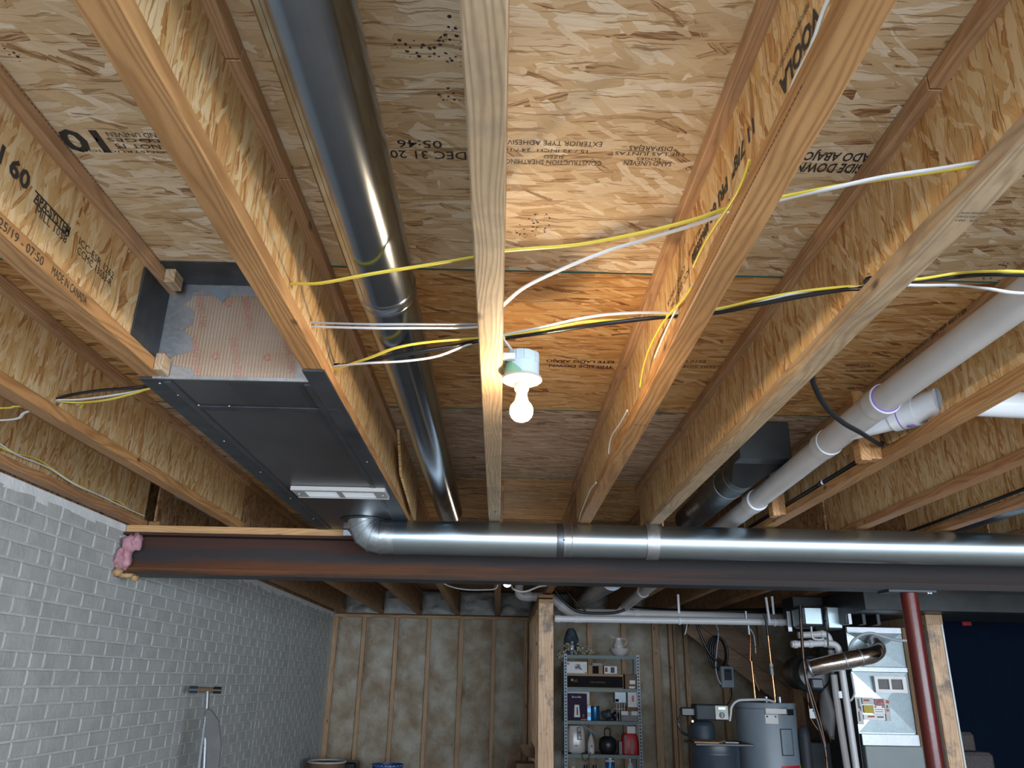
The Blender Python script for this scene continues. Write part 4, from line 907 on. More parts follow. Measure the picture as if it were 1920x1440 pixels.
def patch(b, u0, u1, v0, v1, mat, parent, name, off=.0012):
    x0_, x1_, y0_, z0_, z1_ = b[0], b[1], b[2], b[4], b[5]
    return box(x0_+(x1_-x0_)*u0, x0_+(x1_-x0_)*u1, y0_-off, y0_-off+.001, z0_+(z1_-z0_)*v0, z0_+(z1_-z0_)*v1).build(name, mat, parent, smooth=0)
def ftext(b, s_, u, v_, h, mat, parent, width=None, align='LEFT'):
    text(s_, Vector((b[0]+(b[1]-b[0])*u, b[2]-.0022, b[4]+(b[5]-b[4])*v_)), (1, 0, 0), (0, 0, 1), h, mat, parent, width=width, align=align)
o, b = carton(112, 712, 462, 1, CARD, 'long black-fronted box lying on the second shelf', dep=.3)
patch(b, .02, .99, .06, .84, BLKP, o, 'black_front'); ftext(b, 'LG', .14, .42, .026, CARD, o); ftext(b, 'UltraWide', .42, .36, .02, CARD_D, o, width=.17); MB().lathe([(.014, 0), (.012, -.001)], (b[0]+.075, b[2]-.0015, b[4]+.085), (0, 1, 0), 16).build('emblem', CARD, o)
zt1 = b[5]+.0005
o, b = carton(106, 337, 335, zt1, STK, 'white box with red oval and scribbled drawing, top left of the shelf unit', dep=.22)
patch(b, .03, .2, .72, .9, RED, o, 'red_mark')
rg = random.Random(9); m = MB()
for i in range(7):
    p = [Vector((b[0]+(b[1]-b[0])*(.45+.35*rg.random()), b[2]-.0015, b[4]+(b[5]-b[4])*(.3+.55*rg.random()))) for _ in range(4)]; m.tube(spline(p, 4), .0018, 4)
m.build('line_drawing', INK, o, kind='stuff'); patch(b, .9, .97, .03, .12, CARD_D, o, 'label')
o, b = carton(346, 500, 372, zt1, CARD, 'small brown box with a dark round picture, standing on the long box', dep=.18)
patch(b, .3, .72, .02, .9, BLKP, o, 'dark_picture')
m = MB(); m.box(b[0]+.05, b[1]-.01, b[2]-.01, b[2]+.1, b[5]+.0005, b[5]+.02); m.build('tray', BLKM, None, 'small black tray lying on the brown box on the shelf', 'tray')
o, b = carton(514, 648, 380, zt1, STK, 'small white box with a dark phone picture, standing on the long box', dep=.16)
patch(b, .5, .8, .15, .85, DKG, o, 'phone_picture'); patch(b, .06, .26, .25, .8, CARD_D, o, 'print'); patch(b, .03, .97, .02, .07, BLKM, o, 'black_line'); patch(b, .03, .97, .93, .98, BLKM, o, 'black_line')
o, b = carton(730, 862, 466, 1, CARD_D, 'brown carton with two white labels at right of the second shelf', dep=.25)
patch(b, .35, .78, .33, .58, STK, o, 'label'); patch(b, .3, .75, .04, .17, STK, o, 'label')
o, b = carton(112, 362, 640, 2, STK, 'tall white panel behind the purple kettle box', Y_=SY+.24, dep=.05, name='board', cat='board')
o, b = carton(120, 335, 668, 2, PURP, 'dark purple kettle box with white lettering, third shelf', dep=.2)
ftext(b, 'Breville', .5, .84, .022, STK, o, width=.105, align='CENTER')
m = MB(); u = lambda a, c: Vector((b[0]+(b[1]-b[0])*a, b[2]-.0012, b[4]+(b[5]-b[4])*c))
m.add([u(.37, .12), u(.66, .12), u(.62, .58), u(.4, .58)], [(0, 1, 2, 3)]); m.build('kettle_picture', STK, o); m = MB(); m.add([u(.5, .2), u(.56, .2), u(.55, .5), u(.5, .5)], [(0, 1, 2, 3)]); m.v = [p+Vector((0, -.001, 0)) for p in m.v]; m.build('kettle_handle', PURP, o); patch(b, .7, .98, .02, .06, RED, o, 'red_print'); patch(b, .78, .86, .12, .24, CARD_D, o, 'badge')
o, b = carton(338, 376, 790, 2, STK, 'narrow white and blue carton beside the purple box', dep=.15); patch(b, 0.05, .95, .55, .8, BLUEC, o, 'blue_band'); patch(b, .05, .95, .03, .25, BLUEC, o, 'blue_band')
b = it(376, 476, 800, 2); r_ = (b[1]-b[0])/2; cn = thing('tin', 'shiny blue tin on the third shelf', 'tin', ((b[0]+b[1])/2, SY+.13, SZ[2]))
MB().lathe([(r_*.96, SZ[2]+.001), (r_, SZ[2]+.006), (r_, b[5]-.012), (r_*.97, b[5]-.012)], ((b[0]+b[1])/2, SY+.13, 0), n=28).build('body', BLUEC, cn); MB().lathe([(r_*1.01, b[5]-.012), (r_*1.01, b[5]), (r_*.9, b[5])], ((b[0]+b[1])/2, SY+.13, 0), n=28).build('lid', BLKM, cn)
o, b = carton(690, 862, 850, 2, GREYB, 'grey carton with two white flaps at right of the third shelf', dep=.2); patch(b, .0, .42, .62, 1, STK, o, 'flap'); patch(b, .62, 1, .6, 1, STK, o, 'flap')
gz_ = b[5]+.0005
b_ = it(585, 760, 765, gz_+.06); box(b_[0], b_[1], SY+.05, SY+.22, gz_+.086, b_[5]).build('flat_case', BLKM, None, 'flat black case under the pale picture box', 'case'); 
tz = b_[5]+.0005
rk = thing('wire_stand', 'little white wire stand holding up the flat black case', 'stand', ((b_[0]+b_[1])/2, SY+.1, gz_)); m = MB()
for i in range(4): x_ = b_[0]+.07+.03*i; m.tube([(x_, SY+.07, SZ[2]+.002), (x_, SY+.07, gz_+.085)], .003, 6)
m.tube([(b_[0]+.05, SY+.07, gz_+.02), (b_[0]+.17, SY+.07, gz_+.02)], .003, 6); m.build('wires', STK, rk)
o, b = carton(622, 742, 650, tz, HEATER, 'small box with a pale blue picture on the flat black case', dep=.12); patch(b, .05, .95, .05, .95, BOXBL, o, 'picture'); patch(b, .06, .35, .1, .35, STK, o, 'print')
o, b = carton(757, 876, 642, gz_+.04, STK, 'white box with a red emblem at right above the grey carton', dep=.15); patch(b, .35, .55, .35, .72, RED, o, 'red_emblem')
box(b[0]-.01, b[1], SY+.06, SY+.2, gz_, gz_+.039).build('tray', CARD_D, None, 'brown tray lying between the grey carton and the white emblem box', 'tray')
ir = thing('clothes_iron', 'dark iron-shaped appliance beside the grey carton', 'appliance', (at(1040+640/5.54, 1340, Y=SY).x, SY+.12, SZ[2]))
c = Vector((at(1040+648/5.54, 1340, Y=SY).x, SY+.12, SZ[2]+.052)); blob(c, (.05, .06, .038), 'body', BLKM, ir, 21); MB().tube(spline([c+Vector((-.045, 0, .03)), c+Vector((-.02, 0, .075)), c+Vector((.03, 0, .07)), c+Vector((.045, 0, .03))]), .008, 8).build('handle', FOIL, ir)
c = Vector((at(1040+575/5.54, 1340, Y=SY).x, SY+.2, SZ[2]+.062)); bg = thing('plastic_bag', 'crumpled dark see-through bag in the middle of the third shelf', 'bag', c-Vector((0, 0, .045))); blob(c, (.07, .08, .05), 'film', GLASSD, bg, 23)
# fourth shelf
b = it(135, 322, 1003, 3); xc = (b[0]+b[1])/2; hw = (b[1]-b[0])/2; hm = thing('humidifier', 'pale grey rounded appliance with dark control strip, fourth shelf left', 'appliance', (xc, SY+.16, SZ[3]))
m = MB(); n = 28; lv = [(0, .93), (.02, .98), (.3, 1), (.7, .96), (.93, .88), (1, .80)]
for t_, k in lv:
    for j in range(n):
        a = 2*PI*j/n; q = (abs(math.cos(a))**4+abs(math.sin(a))**4)**-.25; m.v.append(Vector((xc+hw*k*q*math.cos(a), SY+.16+.13*k*q*math.sin(a), SZ[3]+.012+(b[5]-SZ[3]-.012)*t_)))
for i in range(len(lv)-1): m.f += [(i*n+j, i*n+(j+1) % n, (i+1)*n+(j+1) % n, (i+1)*n+j) for j in range(n)]
m.f += [tuple(range(n))[::-1], tuple((len(lv)-1)*n+j for j in range(n))]; m.build('body', PORC, hm, smooth=.9)
box(xc-.55*hw, xc+.55*hw, SY+.05, SY+.27, SZ[3]+.0005, SZ[3]+.012).build('base', BLKM, hm)
zz = b[5]-SZ[3]; box(xc+.05*hw, xc+.5*hw, SY+.022, SY+.04, SZ[3]+.5*zz, b[5]-.012).build('control_strip', BLKM, hm, bevel=.004); MB().lathe([(.018, 0), (.014, -.006)], (xc+.28*hw, SY+.022, SZ[3]+.58*zz), (0, 1, 0), 16).build('dial', STK, hm); box(xc+.17*hw, xc+.4*hw, SY+.0195, SY+.022, SZ[3]+.73*zz, SZ[3]+.8*zz).build('display', DKG, hm)
box(xc-.2*hw, xc+.1*hw, SY+.026, SY+.03, SZ[3]+.08, SZ[3]+.09).build('badge', GREYB, hm)
line([(1040+285/5.54, 1413), (1040+290/5.54, 1422), (1040+320/5.54, 1427), (1040+355/5.54, 1420), (1040+378/5.54, 1410)], SY-.01, .005, BLK, 'power_cord', 'black power cord looping over the edge of the fourth shelf', 'cord')
b = it(340, 430, 1085, 3); xc = (b[0]+b[1])/2; bt_ = thing('spray_bottle', 'pale plastic bottle with a pink label, fourth shelf', 'bottle', (xc, SY+.12, SZ[3])); r_ = (b[1]-b[0])/2*.8; h_ = b[5]-SZ[3]
MB().lathe([(r_, SZ[3]+.001), (r_, SZ[3]+h_*.6), (r_*.5, SZ[3]+h_*.82), (r_*.4, SZ[3]+h_*.9)], (xc, SY+.12, 0), n=24).build('body', PORC, bt_, smooth=.9); MB().lathe([(r_*.45, SZ[3]+h_*.9), (r_*.42, SZ[3]+h_)], (xc, SY+.12, 0), n=16).build('cap', BLUEC, bt_); m = MB(); m.lathe([(r_*1.01, SZ[3]+h_*.1), (r_*1.01, SZ[3]+h_*.5)], (xc, SY+.12, 0), n=24); m.build('label', STK, bt_); box(xc-.008, xc+.014, SY+.12-r_*1.03, SY+.12-r_*.98, SZ[3]+h_*.3, SZ[3]+h_*.45).build('pink_print', PINK, bt_)
b = it(470, 660, 1120, 3); xc = (b[0]+b[1])/2; hw = (b[1]-b[0])/2; kp = thing('cooking_pot', 'glossy black round pot with a raised handle, fourth shelf middle', 'pot', (xc, SY+.16, SZ[3])); h_ = b[5]-SZ[3]
MB().lathe([(hw*.7, SZ[3]+.001), (hw*.95, SZ[3]+h_*.2), (hw, SZ[3]+h_*.55), (hw*.9, SZ[3]+h_*.85), (hw*.5, SZ[3]+h_), (0, SZ[3]+h_*1.02)], (xc, SY+.16, 0), n=32).build('body', BLKM, kp, smooth=1.2)
MB().tube(spline([(xc-.03, SY+.16, SZ[3]+h_), (xc-.03, SY+.16, SZ[3]+h_+.07), (xc, SY+.16, SZ[3]+h_+.085), (xc+.03, SY+.16, SZ[3]+h_+.07), (xc+.03, SY+.16, SZ[3]+h_)]), .007, 8).build('handle', BLKM, kp); blob((xc+.02, SY+.09, SZ[3]+h_*.75), (.03, .005, .012), 'glint', DKG, kp, 31)
b = it(700, 880, 1085, 3); xc = (b[0]+b[1])/2; tb = thing('red_bag', 'red padded bag with two grey bands standing at right of the fourth shelf', 'bag', (xc, SY+.12, SZ[3])); h_ = b[5]-SZ[3]; hw = (b[1]-b[0])/2; m = MB(); n = 24; lv = [(0, .92), (.08, 1), (.5, 1), (.85, .9), (1, .75)]
for t_, k in lv:
    for j in range(n):
        a = 2*PI*j/n; q = (abs(math.cos(a))**5+abs(math.sin(a))**5)**-.2; m.v.append(Vector((xc+hw*k*q*math.cos(a), SY+.12+.08*k*q*math.sin(a), SZ[3]+.001+h_*t_)))
for i in range(len(lv)-1): m.f += [(i*n+j, i*n+(j+1) % n, (i+1)*n+(j+1) % n, (i+1)*n+j) for j in range(n)]
m.f += [tuple(range(n))[::-1], tuple((len(lv)-1)*n+j for j in range(n))]; m.build('body', RED, tb, smooth=1)
box(xc-hw*.75, xc-hw*.5, SY+.036, SY+.05, SZ[3]+.01, SZ[3]+h_*.93).build('grey_band', GREYB, tb, bevel=.003); box(xc-hw*.02, xc+hw*.3, SY+.036, SY+.05, SZ[3]+.005, SZ[3]+h_*.75).build('grey_band', GREYB, tb, bevel=.003)
b2 = it(752, 838, 1008, b[5]+.0005, SY+.08, .06); box(*b2).build('card', STK, None, 'white card standing on the red bag', 'card', smooth=0)
b = it(668, 700, 1165, 3, SY+.05, .15); bk = box(b[0], b[1], b[2], b[3], b[4], b[5]).build('book', BLKM, None, 'dark book with a white spine leaning by the red bag', 'book', smooth=0); box(b[0]+.028, b[1]-.006, b[2]-.001, b[2]+.001, b[4]+.01, b[5]-.005).build('spine', STK, bk, smooth=0)
b = it(535, 632, 1338, 4); xc = (b[0]+b[1])/2; r_ = (b[1]-b[0])/2; pc = thing('paint_can', 'blue and white primer can on the fifth shelf', 'can', (xc, SY+.12, SZ[4])); h_ = b[5]-SZ[4]; z0_ = b[5]-.21
MB().lathe([(r_, z0_), (r_, b[5]-.006), (r_*.9, b[5]-.006)], (xc, SY+.12, 0), n=28).build('body', BLUEC, pc); MB().lathe([(r_*1.02, b[5]-.012), (r_*1.02, b[5]-.004), (r_*.8, b[5])], (xc, SY+.12, 0), n=28).build('lid', FOIL, pc)
m = MB(); m.lathe([(r_*1.008, b[5]-.045), (r_*1.008, b[5]-.02)], (xc, SY+.12, 0), n=28); m.build('white_band', STK, pc); text('KILZ', (xc, SY+.12-r_*1.02, b[5]-.044), (1, 0, 0), (0, 0, 1), .02, INK, pc, align='CENTER', width=r_*1.2); m = MB(); m.lathe([(r_*1.008, b[5]-.15), (r_*1.008, b[5]-.075)], (xc, SY+.12, 0), n=7); m.build('label', STK, pc)
box(xc-r_, xc+r_, SY+.06, SY+.18, SZ[4]+.0005, z0_-.0005).build('box', CARD_D, None, 'brown box under the blue primer can', 'box')
b = it(752, 840, 1352, 4); xc = (b[0]+b[1])/2; r_ = (b[1]-b[0])/2; h_ = b[5]-SZ[4]; MB().lathe([(r_, SZ[4]+.001), (r_, b[5]-.10), (r_*.45, b[5]-.035), (r_*.25, b[5]-.03), (r_*.25, b[5]+.01)], (xc, SY+.12, 0), n=24).build('jug', PORC, None, 'white plastic jug with a narrow neck at right of the fifth shelf', 'jug', smooth=1)
b = it(175, 225, 1425, 4); xc = (b[0]+b[1])/2; MB().lathe([(.03, SZ[4]+.001), (.03, b[5]-.02), (.02, b[5])], (xc, SY+.12, 0), n=20).build('bottle', PORC, None, 'white bottle top at left of the fifth shelf', 'bottle', smooth=.9)
for c_, lb_ in ((330, 'wider black bottle cap on the fifth shelf'), (425, 'narrow black bottle on the fifth shelf left of the primer can')):
    b = it(c_-22, c_+22, 1418, 4); xc = (b[0]+b[1])/2; MB().lathe([(.032, SZ[4]+.001), (.032, b[5]-.05), (.022, b[5]-.03), (.022, b[5])], (xc, SY+.12, 0), n=20).build('bottle', BLKM, None, lb_, 'bottle', smooth=.9)
# on top of the shelf unit
b = it(100, 268, -20, 0); xc = (b[0]+b[1])/2; hw = (b[1]-b[0])/2; h_ = b[5]-SZ[0]; MB().lathe([(hw*.9, SZ[0]+.001), (hw, SZ[0]+h_*.3), (hw*.95, SZ[0]+h_*.6), (hw*.6, SZ[0]+h_*.9), (hw*.35, SZ[0]+h_)], (xc, SY+.2, 0), n=20).build('wrapped_vase', GLASSD, None, 'tall smoky plastic-wrapped vase on top of the shelf unit', 'vase', smooth=.4)
df = MB(); rg = random.Random(4)
for i in range(95):
    u_ = rg.random(); x_ = at(1040+(20+400*u_)/5.54, 1230, Y=SY).x; z_ = SZ[0]+.02+rg.random()*.13*(1-abs(u_-.45)*1.3)-(.05 if u_ < .2 else 0); y_ = SY-.03+rg.random()*.12; r_ = rg.uniform(.008, .022)
    df.lathe([(0, -r_), (r_*.8, -r_*.5), (r_, 0), (r_*.6, r_*.7), (0, r_)], (x_, y_, z_), (rg.uniform(-1, 1), rg.uniform(-1, 1), rg.uniform(-1, 1)), 6)
df.build('dried_flowers', DRIED, None, 'bunch of dried flowers lying along the top of the shelf unit', 'flowers', kind='stuff')
b = it(590, 800, 195, 0); xc = (b[0]+b[1])/2; hw = (b[1]-b[0])/2; h_ = b[5]-SZ[0]
MB().lathe([(hw*.55, SZ[0]+.001), (hw*.6, SZ[0]+.008), (hw*.94, SZ[0]+h_*.55), (hw, SZ[0]+h_), (hw*.93, SZ[0]+h_), (hw*.75, SZ[0]+h_*.55), (hw*.3, SZ[0]+h_*.3), (0, SZ[0]+h_*.28)], (xc, SY+.2, 0), n=36).build('wash_bowl', PORC, None, 'wide pale wash bowl on top of the shelf unit, a pitcher in it', 'bowl', smooth=.9)
z0_ = SZ[0]+h_*.34; pg = thing('pitcher', 'shiny flowered pitcher standing in the wash bowl', 'pitcher', (xc-.01, SY+.2, z0_)); hp = at(1160, 1194, Y=SY).z-z0_; px_ = xc-.01
MB().lathe([(.035, z0_), (.064, z0_+hp*.35), (.066, z0_+hp*.5), (.04, z0_+hp*.78), (.05, z0_+hp), (.045, z0_+hp), (.035, z0_+hp*.78), (.03, z0_+hp*.5)], (px_, SY+.2, 0), n=28).build('body', PORC, pg, smooth=.9)
MB().tube(spline([(px_+.045, SY+.2, z0_+hp*.95), (px_+.09, SY+.2, z0_+hp*.92), (px_+.095, SY+.2, z0_+hp*.68), (px_+.06, SY+.2, z0_+hp*.5)]), .008, 8).build('handle', PORC, pg); MB().prism([(px_-.035, SY+.175, z0_+hp*.92), (px_-.085, SY+.2, z0_+hp*1.04), (px_-.035, SY+.225, z0_+hp*.92)], (0, 0, .012)).build('spout', PORC, pg)

# ================================================================== water softener, heater, control box
b = pb(1352, 1377, 1249, 1290, 9.2, .09); eb_ = box(*b).build('control_box', HEATER, None, 'silver-white control box with a dark screen on the far studs', 'control box', bevel=.008); patch(b, .25, .82, .35, .88, DKG, eb_, 'screen'); patch(b, .36, .72, .76, .79, PORC, eb_, 'print')
WS = 7.6
c = at(1318, 1372, Y=WS+.15); r_ = (at(1342, 1380, Y=WS).x-at(1294, 1380, Y=WS).x)/2; z1 = at(1318, 1352, Y=WS).z
so = thing('water_softener', 'dark blue water softener with a grey control head and green display', 'water softener', (c.x, WS+.18, FZ))
MB().lathe([(r_*.95, FZ), (r_, FZ+.05), (r_, z1-.05), (r_*.85, z1-.015), (r_*.5, z1)], (c.x, WS+.18, 0), n=36).build('resin_tank', TANK, so, smooth=.9)
b = pb(1305, 1366, 1321, 1351, WS-.02, .2); box(*b).build('control_head', DKG, so, bevel=.012); hd = so.children[-1]
patch(b, .60, .985, .08, .93, STK, hd, 'control_panel', .002); patch(b, .70, .9, .70, .84, LCD, hd, 'display', .004); patch(b, .74, .86, .62, .64, BLUEC, hd, 'print', .004)
xp, zp = b[0]+(b[1]-b[0])*.79, b[4]+(b[5]-b[4])*.34; hz = (b[5]-b[4]); MB().lathe([(.026, -.001), (.026, -.004)], (xp, b[2]-.001, zp), (0, 1, 0), 24).build('button_pad', BLKM, hd)
for dz in (-.013, 0, .013): MB().lathe([(.006, -.004), (.005, -.006)], (xp, b[2]-.001, zp+dz), (0, 1, 0), 12).build('button', STK, hd)
MB().box(b[0]-.12, b[0]+.01, WS+.03, WS+.12, b[4]+.03, b[5]-.03).build('valve_body', BLKM, so, bevel=.01); MB().tube(spline([(b[0]-.10, WS+.05, b[4]+.06), (b[0]-.15, WS+.05, b[4]-.02), (b[0]-.12, WS+.05, b[4]-.10), (b[0]-.06, WS+.08, b[4]-.13)]), .012, 10).build('hose', BLKM, so)
MB().lathe([(.01, 0), (.01, .03)], (b[0]-.03, WS, b[4]-.01), (0, 1, 0), 10).build('brass_fitting', COPPER, so)
BT = 7.15
c = at(1341, 1400, Y=BT+.2); r_ = (at(1386, 1410, Y=BT+.1).x-at(1297, 1410, Y=BT+.1).x)/2; z1 = at(1341, 1399, Y=BT).z; bn = thing('brine_tank', 'round dark blue brine tank with a flat black lid, in front of the softener', 'tank', (c.x, BT+.22, FZ))
MB().lathe([(r_*.93, FZ), (r_, FZ+.06), (r_, z1-.08), (r_*1.012, z1-.075), (r_*1.012, z1-.06), (r_, z1-.055), (r_, z1)], (c.x, BT+.22, 0), n=40).build('body', TANK, bn, smooth=.7); box(c.x-r_*1.08, c.x+r_*1.35, BT-.02, BT+.44, z1+.001, z1+.02).build('lid', BLKM, bn, bevel=.004)
MB().prism([(c.x-r_*1.1, BT+.0, z1+.021), (c.x-.03, BT-.04, z1+.021), (c.x+.10, BT+.22, z1+.021), (c.x-r_*.85, BT+.32, z1+.021)], (0, 0, .012)).build('cardboard_sheet', CARD, None, 'flat piece of brown cardboard on the black brine tank lid', 'cardboard'); box(c.x+.06, c.x+.17, BT+.08, BT+.2, z1+.0205, z1+.026).build('paper', STK, None, 'white paper slip on the black brine tank lid', 'paper')
c = at(1443, 1380, Y=7.6); r_ = (at(1499, 1390, Y=7.6).x-at(1388, 1390, Y=7.6).x)/2; zt = at(1443, 1318, Y=7.45).z; HYc = 7.66
wh = thing('water_heater', 'tall grey water heater with labels and an access cover', 'water heater', (c.x, HYc, FZ))
MB().lathe([(r_, FZ), (r_, zt-.012), (r_*.985, zt), (0, zt+.008)], (c.x, HYc, 0), n=56).build('tank', HEATER, wh, smooth=.9)
MB().lathe([(r_*1.004, zt-.05), (r_*1.004, zt-.046)], (c.x, HYc, 0), n=56).build('top_seam', DKG, wh)
def curved(px0, px1, py0, py1, mat, name, k=1.005, parent=wh, bulge=0):
    z0_, z1_ = at(1443, py1, Y=HYc-r_).z, at(1443, py0, Y=HYc-r_).z; m = MB(); N = 10
    s0_, s1_ = [max(-.98, min(.98, (p-1443)/56.0)) for p in (px0, px1)]; a0, a1 = math.asin(s0_), math.asin(s1_)
    for i in range(N+1):
        a = a0+(a1-a0)*i/N
        for z_ in (z0_, z1_): m.v.append(Vector((c.x+r_*k*math.sin(a), HYc-r_*k*math.cos(a), z_)))
    m.f = [(2*i, 2*i+2, 2*i+3, 2*i+1) for i in range(N)]; return m.build(name, mat, parent, smooth=1)
curved(1424, 1467, 1327, 1340, BLKM, 'label_border'); curved(1427, 1466, 1328.5, 1338.5, STK, 'label', 1.007); curved(1468, 1484, 1330, 1341, BLKM, 'black_label'); curved(1425, 1448, 1340, 1357, STK, 'notice', 1.006)
curved(1427, 1430, 1342, 1345, INK, 'notice_mark', 1.009); curved(1442, 1445, 1342, 1345, INK, 'notice_mark', 1.009)
curved(1449, 1474, 1366, 1417, DKG, 'access_cover', 1.01); curved(1451, 1472, 1368, 1415, HEATER, 'access_cover', 1.018); curved(1446, 1486, 1436, 1460, RED, 'warning_label', 1.006); curved(1487, 1499, 1436, 1460, MUST, 'warning_label', 1.006)
for nx, nh in ((-.02, .05), (.10, .05)): MB().lathe([(.016, zt), (.016, zt+nh)], (c.x+nx, HYc-.12, 0), n=12).build('nipple', FOIL, wh)
line([(1368, 1352, 7.4), (1370, 1340, 7.4), (1372, 1325, 7.4), (1383, 1314, 7.4), (1405, 1312, 7.4), (1435, 1312, 7.42), (1452, 1316, 7.45)], 7.4, .011, GRY, 'flex_line', 'grey flexible line arching over the left edge of the water heater', 'pipe')
def pipe_thing(label, segs):
    t = thing('copper_pipe', label, 'pipe', at(segs[0][0][0][0], segs[0][0][0][1], Y=segs[0][1]))
    for pp, Y_, r, mat, nm in segs: MB().tube([at(a, b_, Y=Y_) for a, b_ in pp], r, 10).build(nm, mat, t, smooth=.9)
pipe_thing('left copper pipe hanging from the waste pipes to the water heater', [([(1405, 1190), (1409, 1240), (1413, 1280), (1416, 1311)], 7.9, .011, COPPER, 'tube'), ([(1403, 1172), (1405, 1190)], 7.9, .014, FOIL, 'valve'), ([(1398, 1146), (1399, 1160)], 7.6, .012, FOIL, 'elbow')])
pipe_thing('right copper pipe with a white sleeve down to the water heater', [([(1432, 1150), (1436, 1162), (1440, 1192)], 7.62, .012, BLK, 'insulation'), ([(1440, 1192), (1446, 1246)], 7.6, .009, COPPER, 'tube'), ([(1446, 1244), (1446.6, 1251)], 7.6, .016, WPL, 'valve'), ([(1446.5, 1252), (1448.5, 1266)], 7.6, .015, BOXBL, 'white_sleeve'), ([(1448.5, 1266), (1454, 1318)], 7.6, .011, COPPER, 'tube')])
line([(1404, 1176), (1413, 1190), (1416, 1210), (1417, 1225)], 7.9, .006, GRY, 'electric_cable', 'thin grey wire hanging beside the left copper pipe')
line([(1414, 1262), (1416, 1275), (1421, 1288), (1424, 1295)], 7.9, .006, CARD, 'thin_tube', 'thin copper-coloured tube curling off the left copper pipe', 'tube')
MB().lathe([(.045, at(1509, 1440, Y=7.5).z-.3), (.05, at(1503, 1380, Y=7.5).z), (.04, at(1503, 1366, Y=7.5).z), (.012, at(1503, 1360, Y=7.5).z)], (at(1510, 1400, Y=7.5).x, 7.5, 0), n=20).build('filter_cylinder', DKG, None, 'dark grey cylinder with a copper cap to the right of the water heater', 'cylinder', smooth=.9)

# ================================================================== furnace group
FY = 7.25
X0, X1 = at(1600, 1290, Y=FY).x, at(1705, 1290, Y=FY).x; zc_, zp = at(1665, 1374, Y=FY).z, at(1640, 1176, Y=FY).z
fu = thing('furnace', 'grey-green furnace cabinet under a bright sheet-metal plenum', 'furnace', ((X0+X1)/2, FY+.35, FZ))
box(X0+.02, X1+.02, FY-.04, FY+.68, FZ, zc_-.10).build('cabinet', FURN, fu, bevel=.006)
box(X0+.012, X1+.012, FY-.02, FY+.66, zc_-.10, zc_-.01).build('foil_joint', FOIL, fu, bevel=.003)
def xpanel(x0_, x1_, z0_, z1_, y_, parent, name='plenum_panel', deep=.02):
    c_ = Vector(((x0_+x1_)/2, y_-deep, (z0_+z1_)/2)); P = [Vector((x0_, y_, z0_)), Vector((x1_, y_, z0_)), Vector((x1_, y_, z1_)), Vector((x0_, y_, z1_)), c_]
    return MB().add(P, [(0, 1, 4), (1, 2, 4), (2, 3, 4), (3, 0, 4)]).build(name, PLEN, parent, smooth=0)
zmid = at(1650, 1256, Y=FY).z
box(X0, X1, FY+.012, FY+.64, zc_-.01, zp).build('plenum', PLEN, fu)
box(X0-.004, X0, FY+.0, FY+.64, FZ, zp).build('plenum_side_shade', DUCTD, fu)  # dark sheet painting the shade on the plenum's left-facing side
xpanel(X0, X1, zc_, zmid-.015, FY, fu, deep=.035); xpanel(X0, X1, zmid+.02, zp-.05, FY, fu, deep=.03)
box(X0, X1+.004, FY-.012, FY+.012, zmid-.02, zmid+.024).build('foil_joint', FOIL, fu, bevel=.004); box(X0, X1, FY-.012, FY+.012, zp-.055, zp).build('foil_joint', FOIL, fu, bevel=.004)
b = pb(1641, 1700, 1268, 1299, FY-.06, .04); m = MB(); fx, fz = b[1]-b[0], b[5]-b[4]
m.box(b[0], b[1], b[2], b[3], b[4], b[4]+.2*fz); m.box(b[0], b[1], b[2], b[3], b[5]-.18*fz, b[5]); [m.box(b[0]+u0*fx, b[0]+u1*fx, b[2], b[3], b[4]+.2*fz, b[5]-.18*fz) for u0, u1 in ((0, .1), (.88, 1), (.45, .52))]; m.build('vent_frame', PORC, fu)
box(b[0]+.05*fx, b[1]-.05*fx, b[2]+.015, b[3]+.03, b[4]+.05*fz, b[5]-.05*fz).build('vent_mesh', GREYB, fu)
yk = FY-.0375
def stick(px0, px1, py0, py1, mat, name, off=0):
    q = pb(px0, px1, py0, py1, yk-.001-off, .001); return box(*q).build(name, mat, fu, smooth=0)
stick(1606, 1617, 1307, 1358, STK, 'sticker'); stick(1617, 1638, 1308, 1321, STK, 'sticker'); stick(1640, 1658, 1310, 1323, PINK, 'sticker'); stick(1660, 1669, 1311, 1352, STK, 'sticker'); stick(1620, 1638, 1322, 1337, MUST, 'sticker'); stick(1638, 1659, 1322, 1339, PORC, 'sticker'); stick(1620, 1660, 1340, 1350, PORC, 'sticker')
for a in ((1619, 1630, 1311, 1315), (1645, 1656, 1313, 1317), (1661, 1667, 1313, 1319), (1627, 1640, 1342, 1345), (1640, 1643, 1324, 1327), (1654, 1658, 1324, 1327), (1662, 1667, 1330, 1334), (1612, 1615, 1325, 1333)): stick(*a, INKR, 'red_print', .002)
for a in ((1608, 1612, 1310, 1328), (1610, 1613, 1334, 1352), (1662, 1665, 1322, 1328), (1641, 1656, 1330, 1331), (1641, 1656, 1334, 1335), (1645, 1657, 1343, 1346)): stick(*a, GREYB, 'small_print', .002)
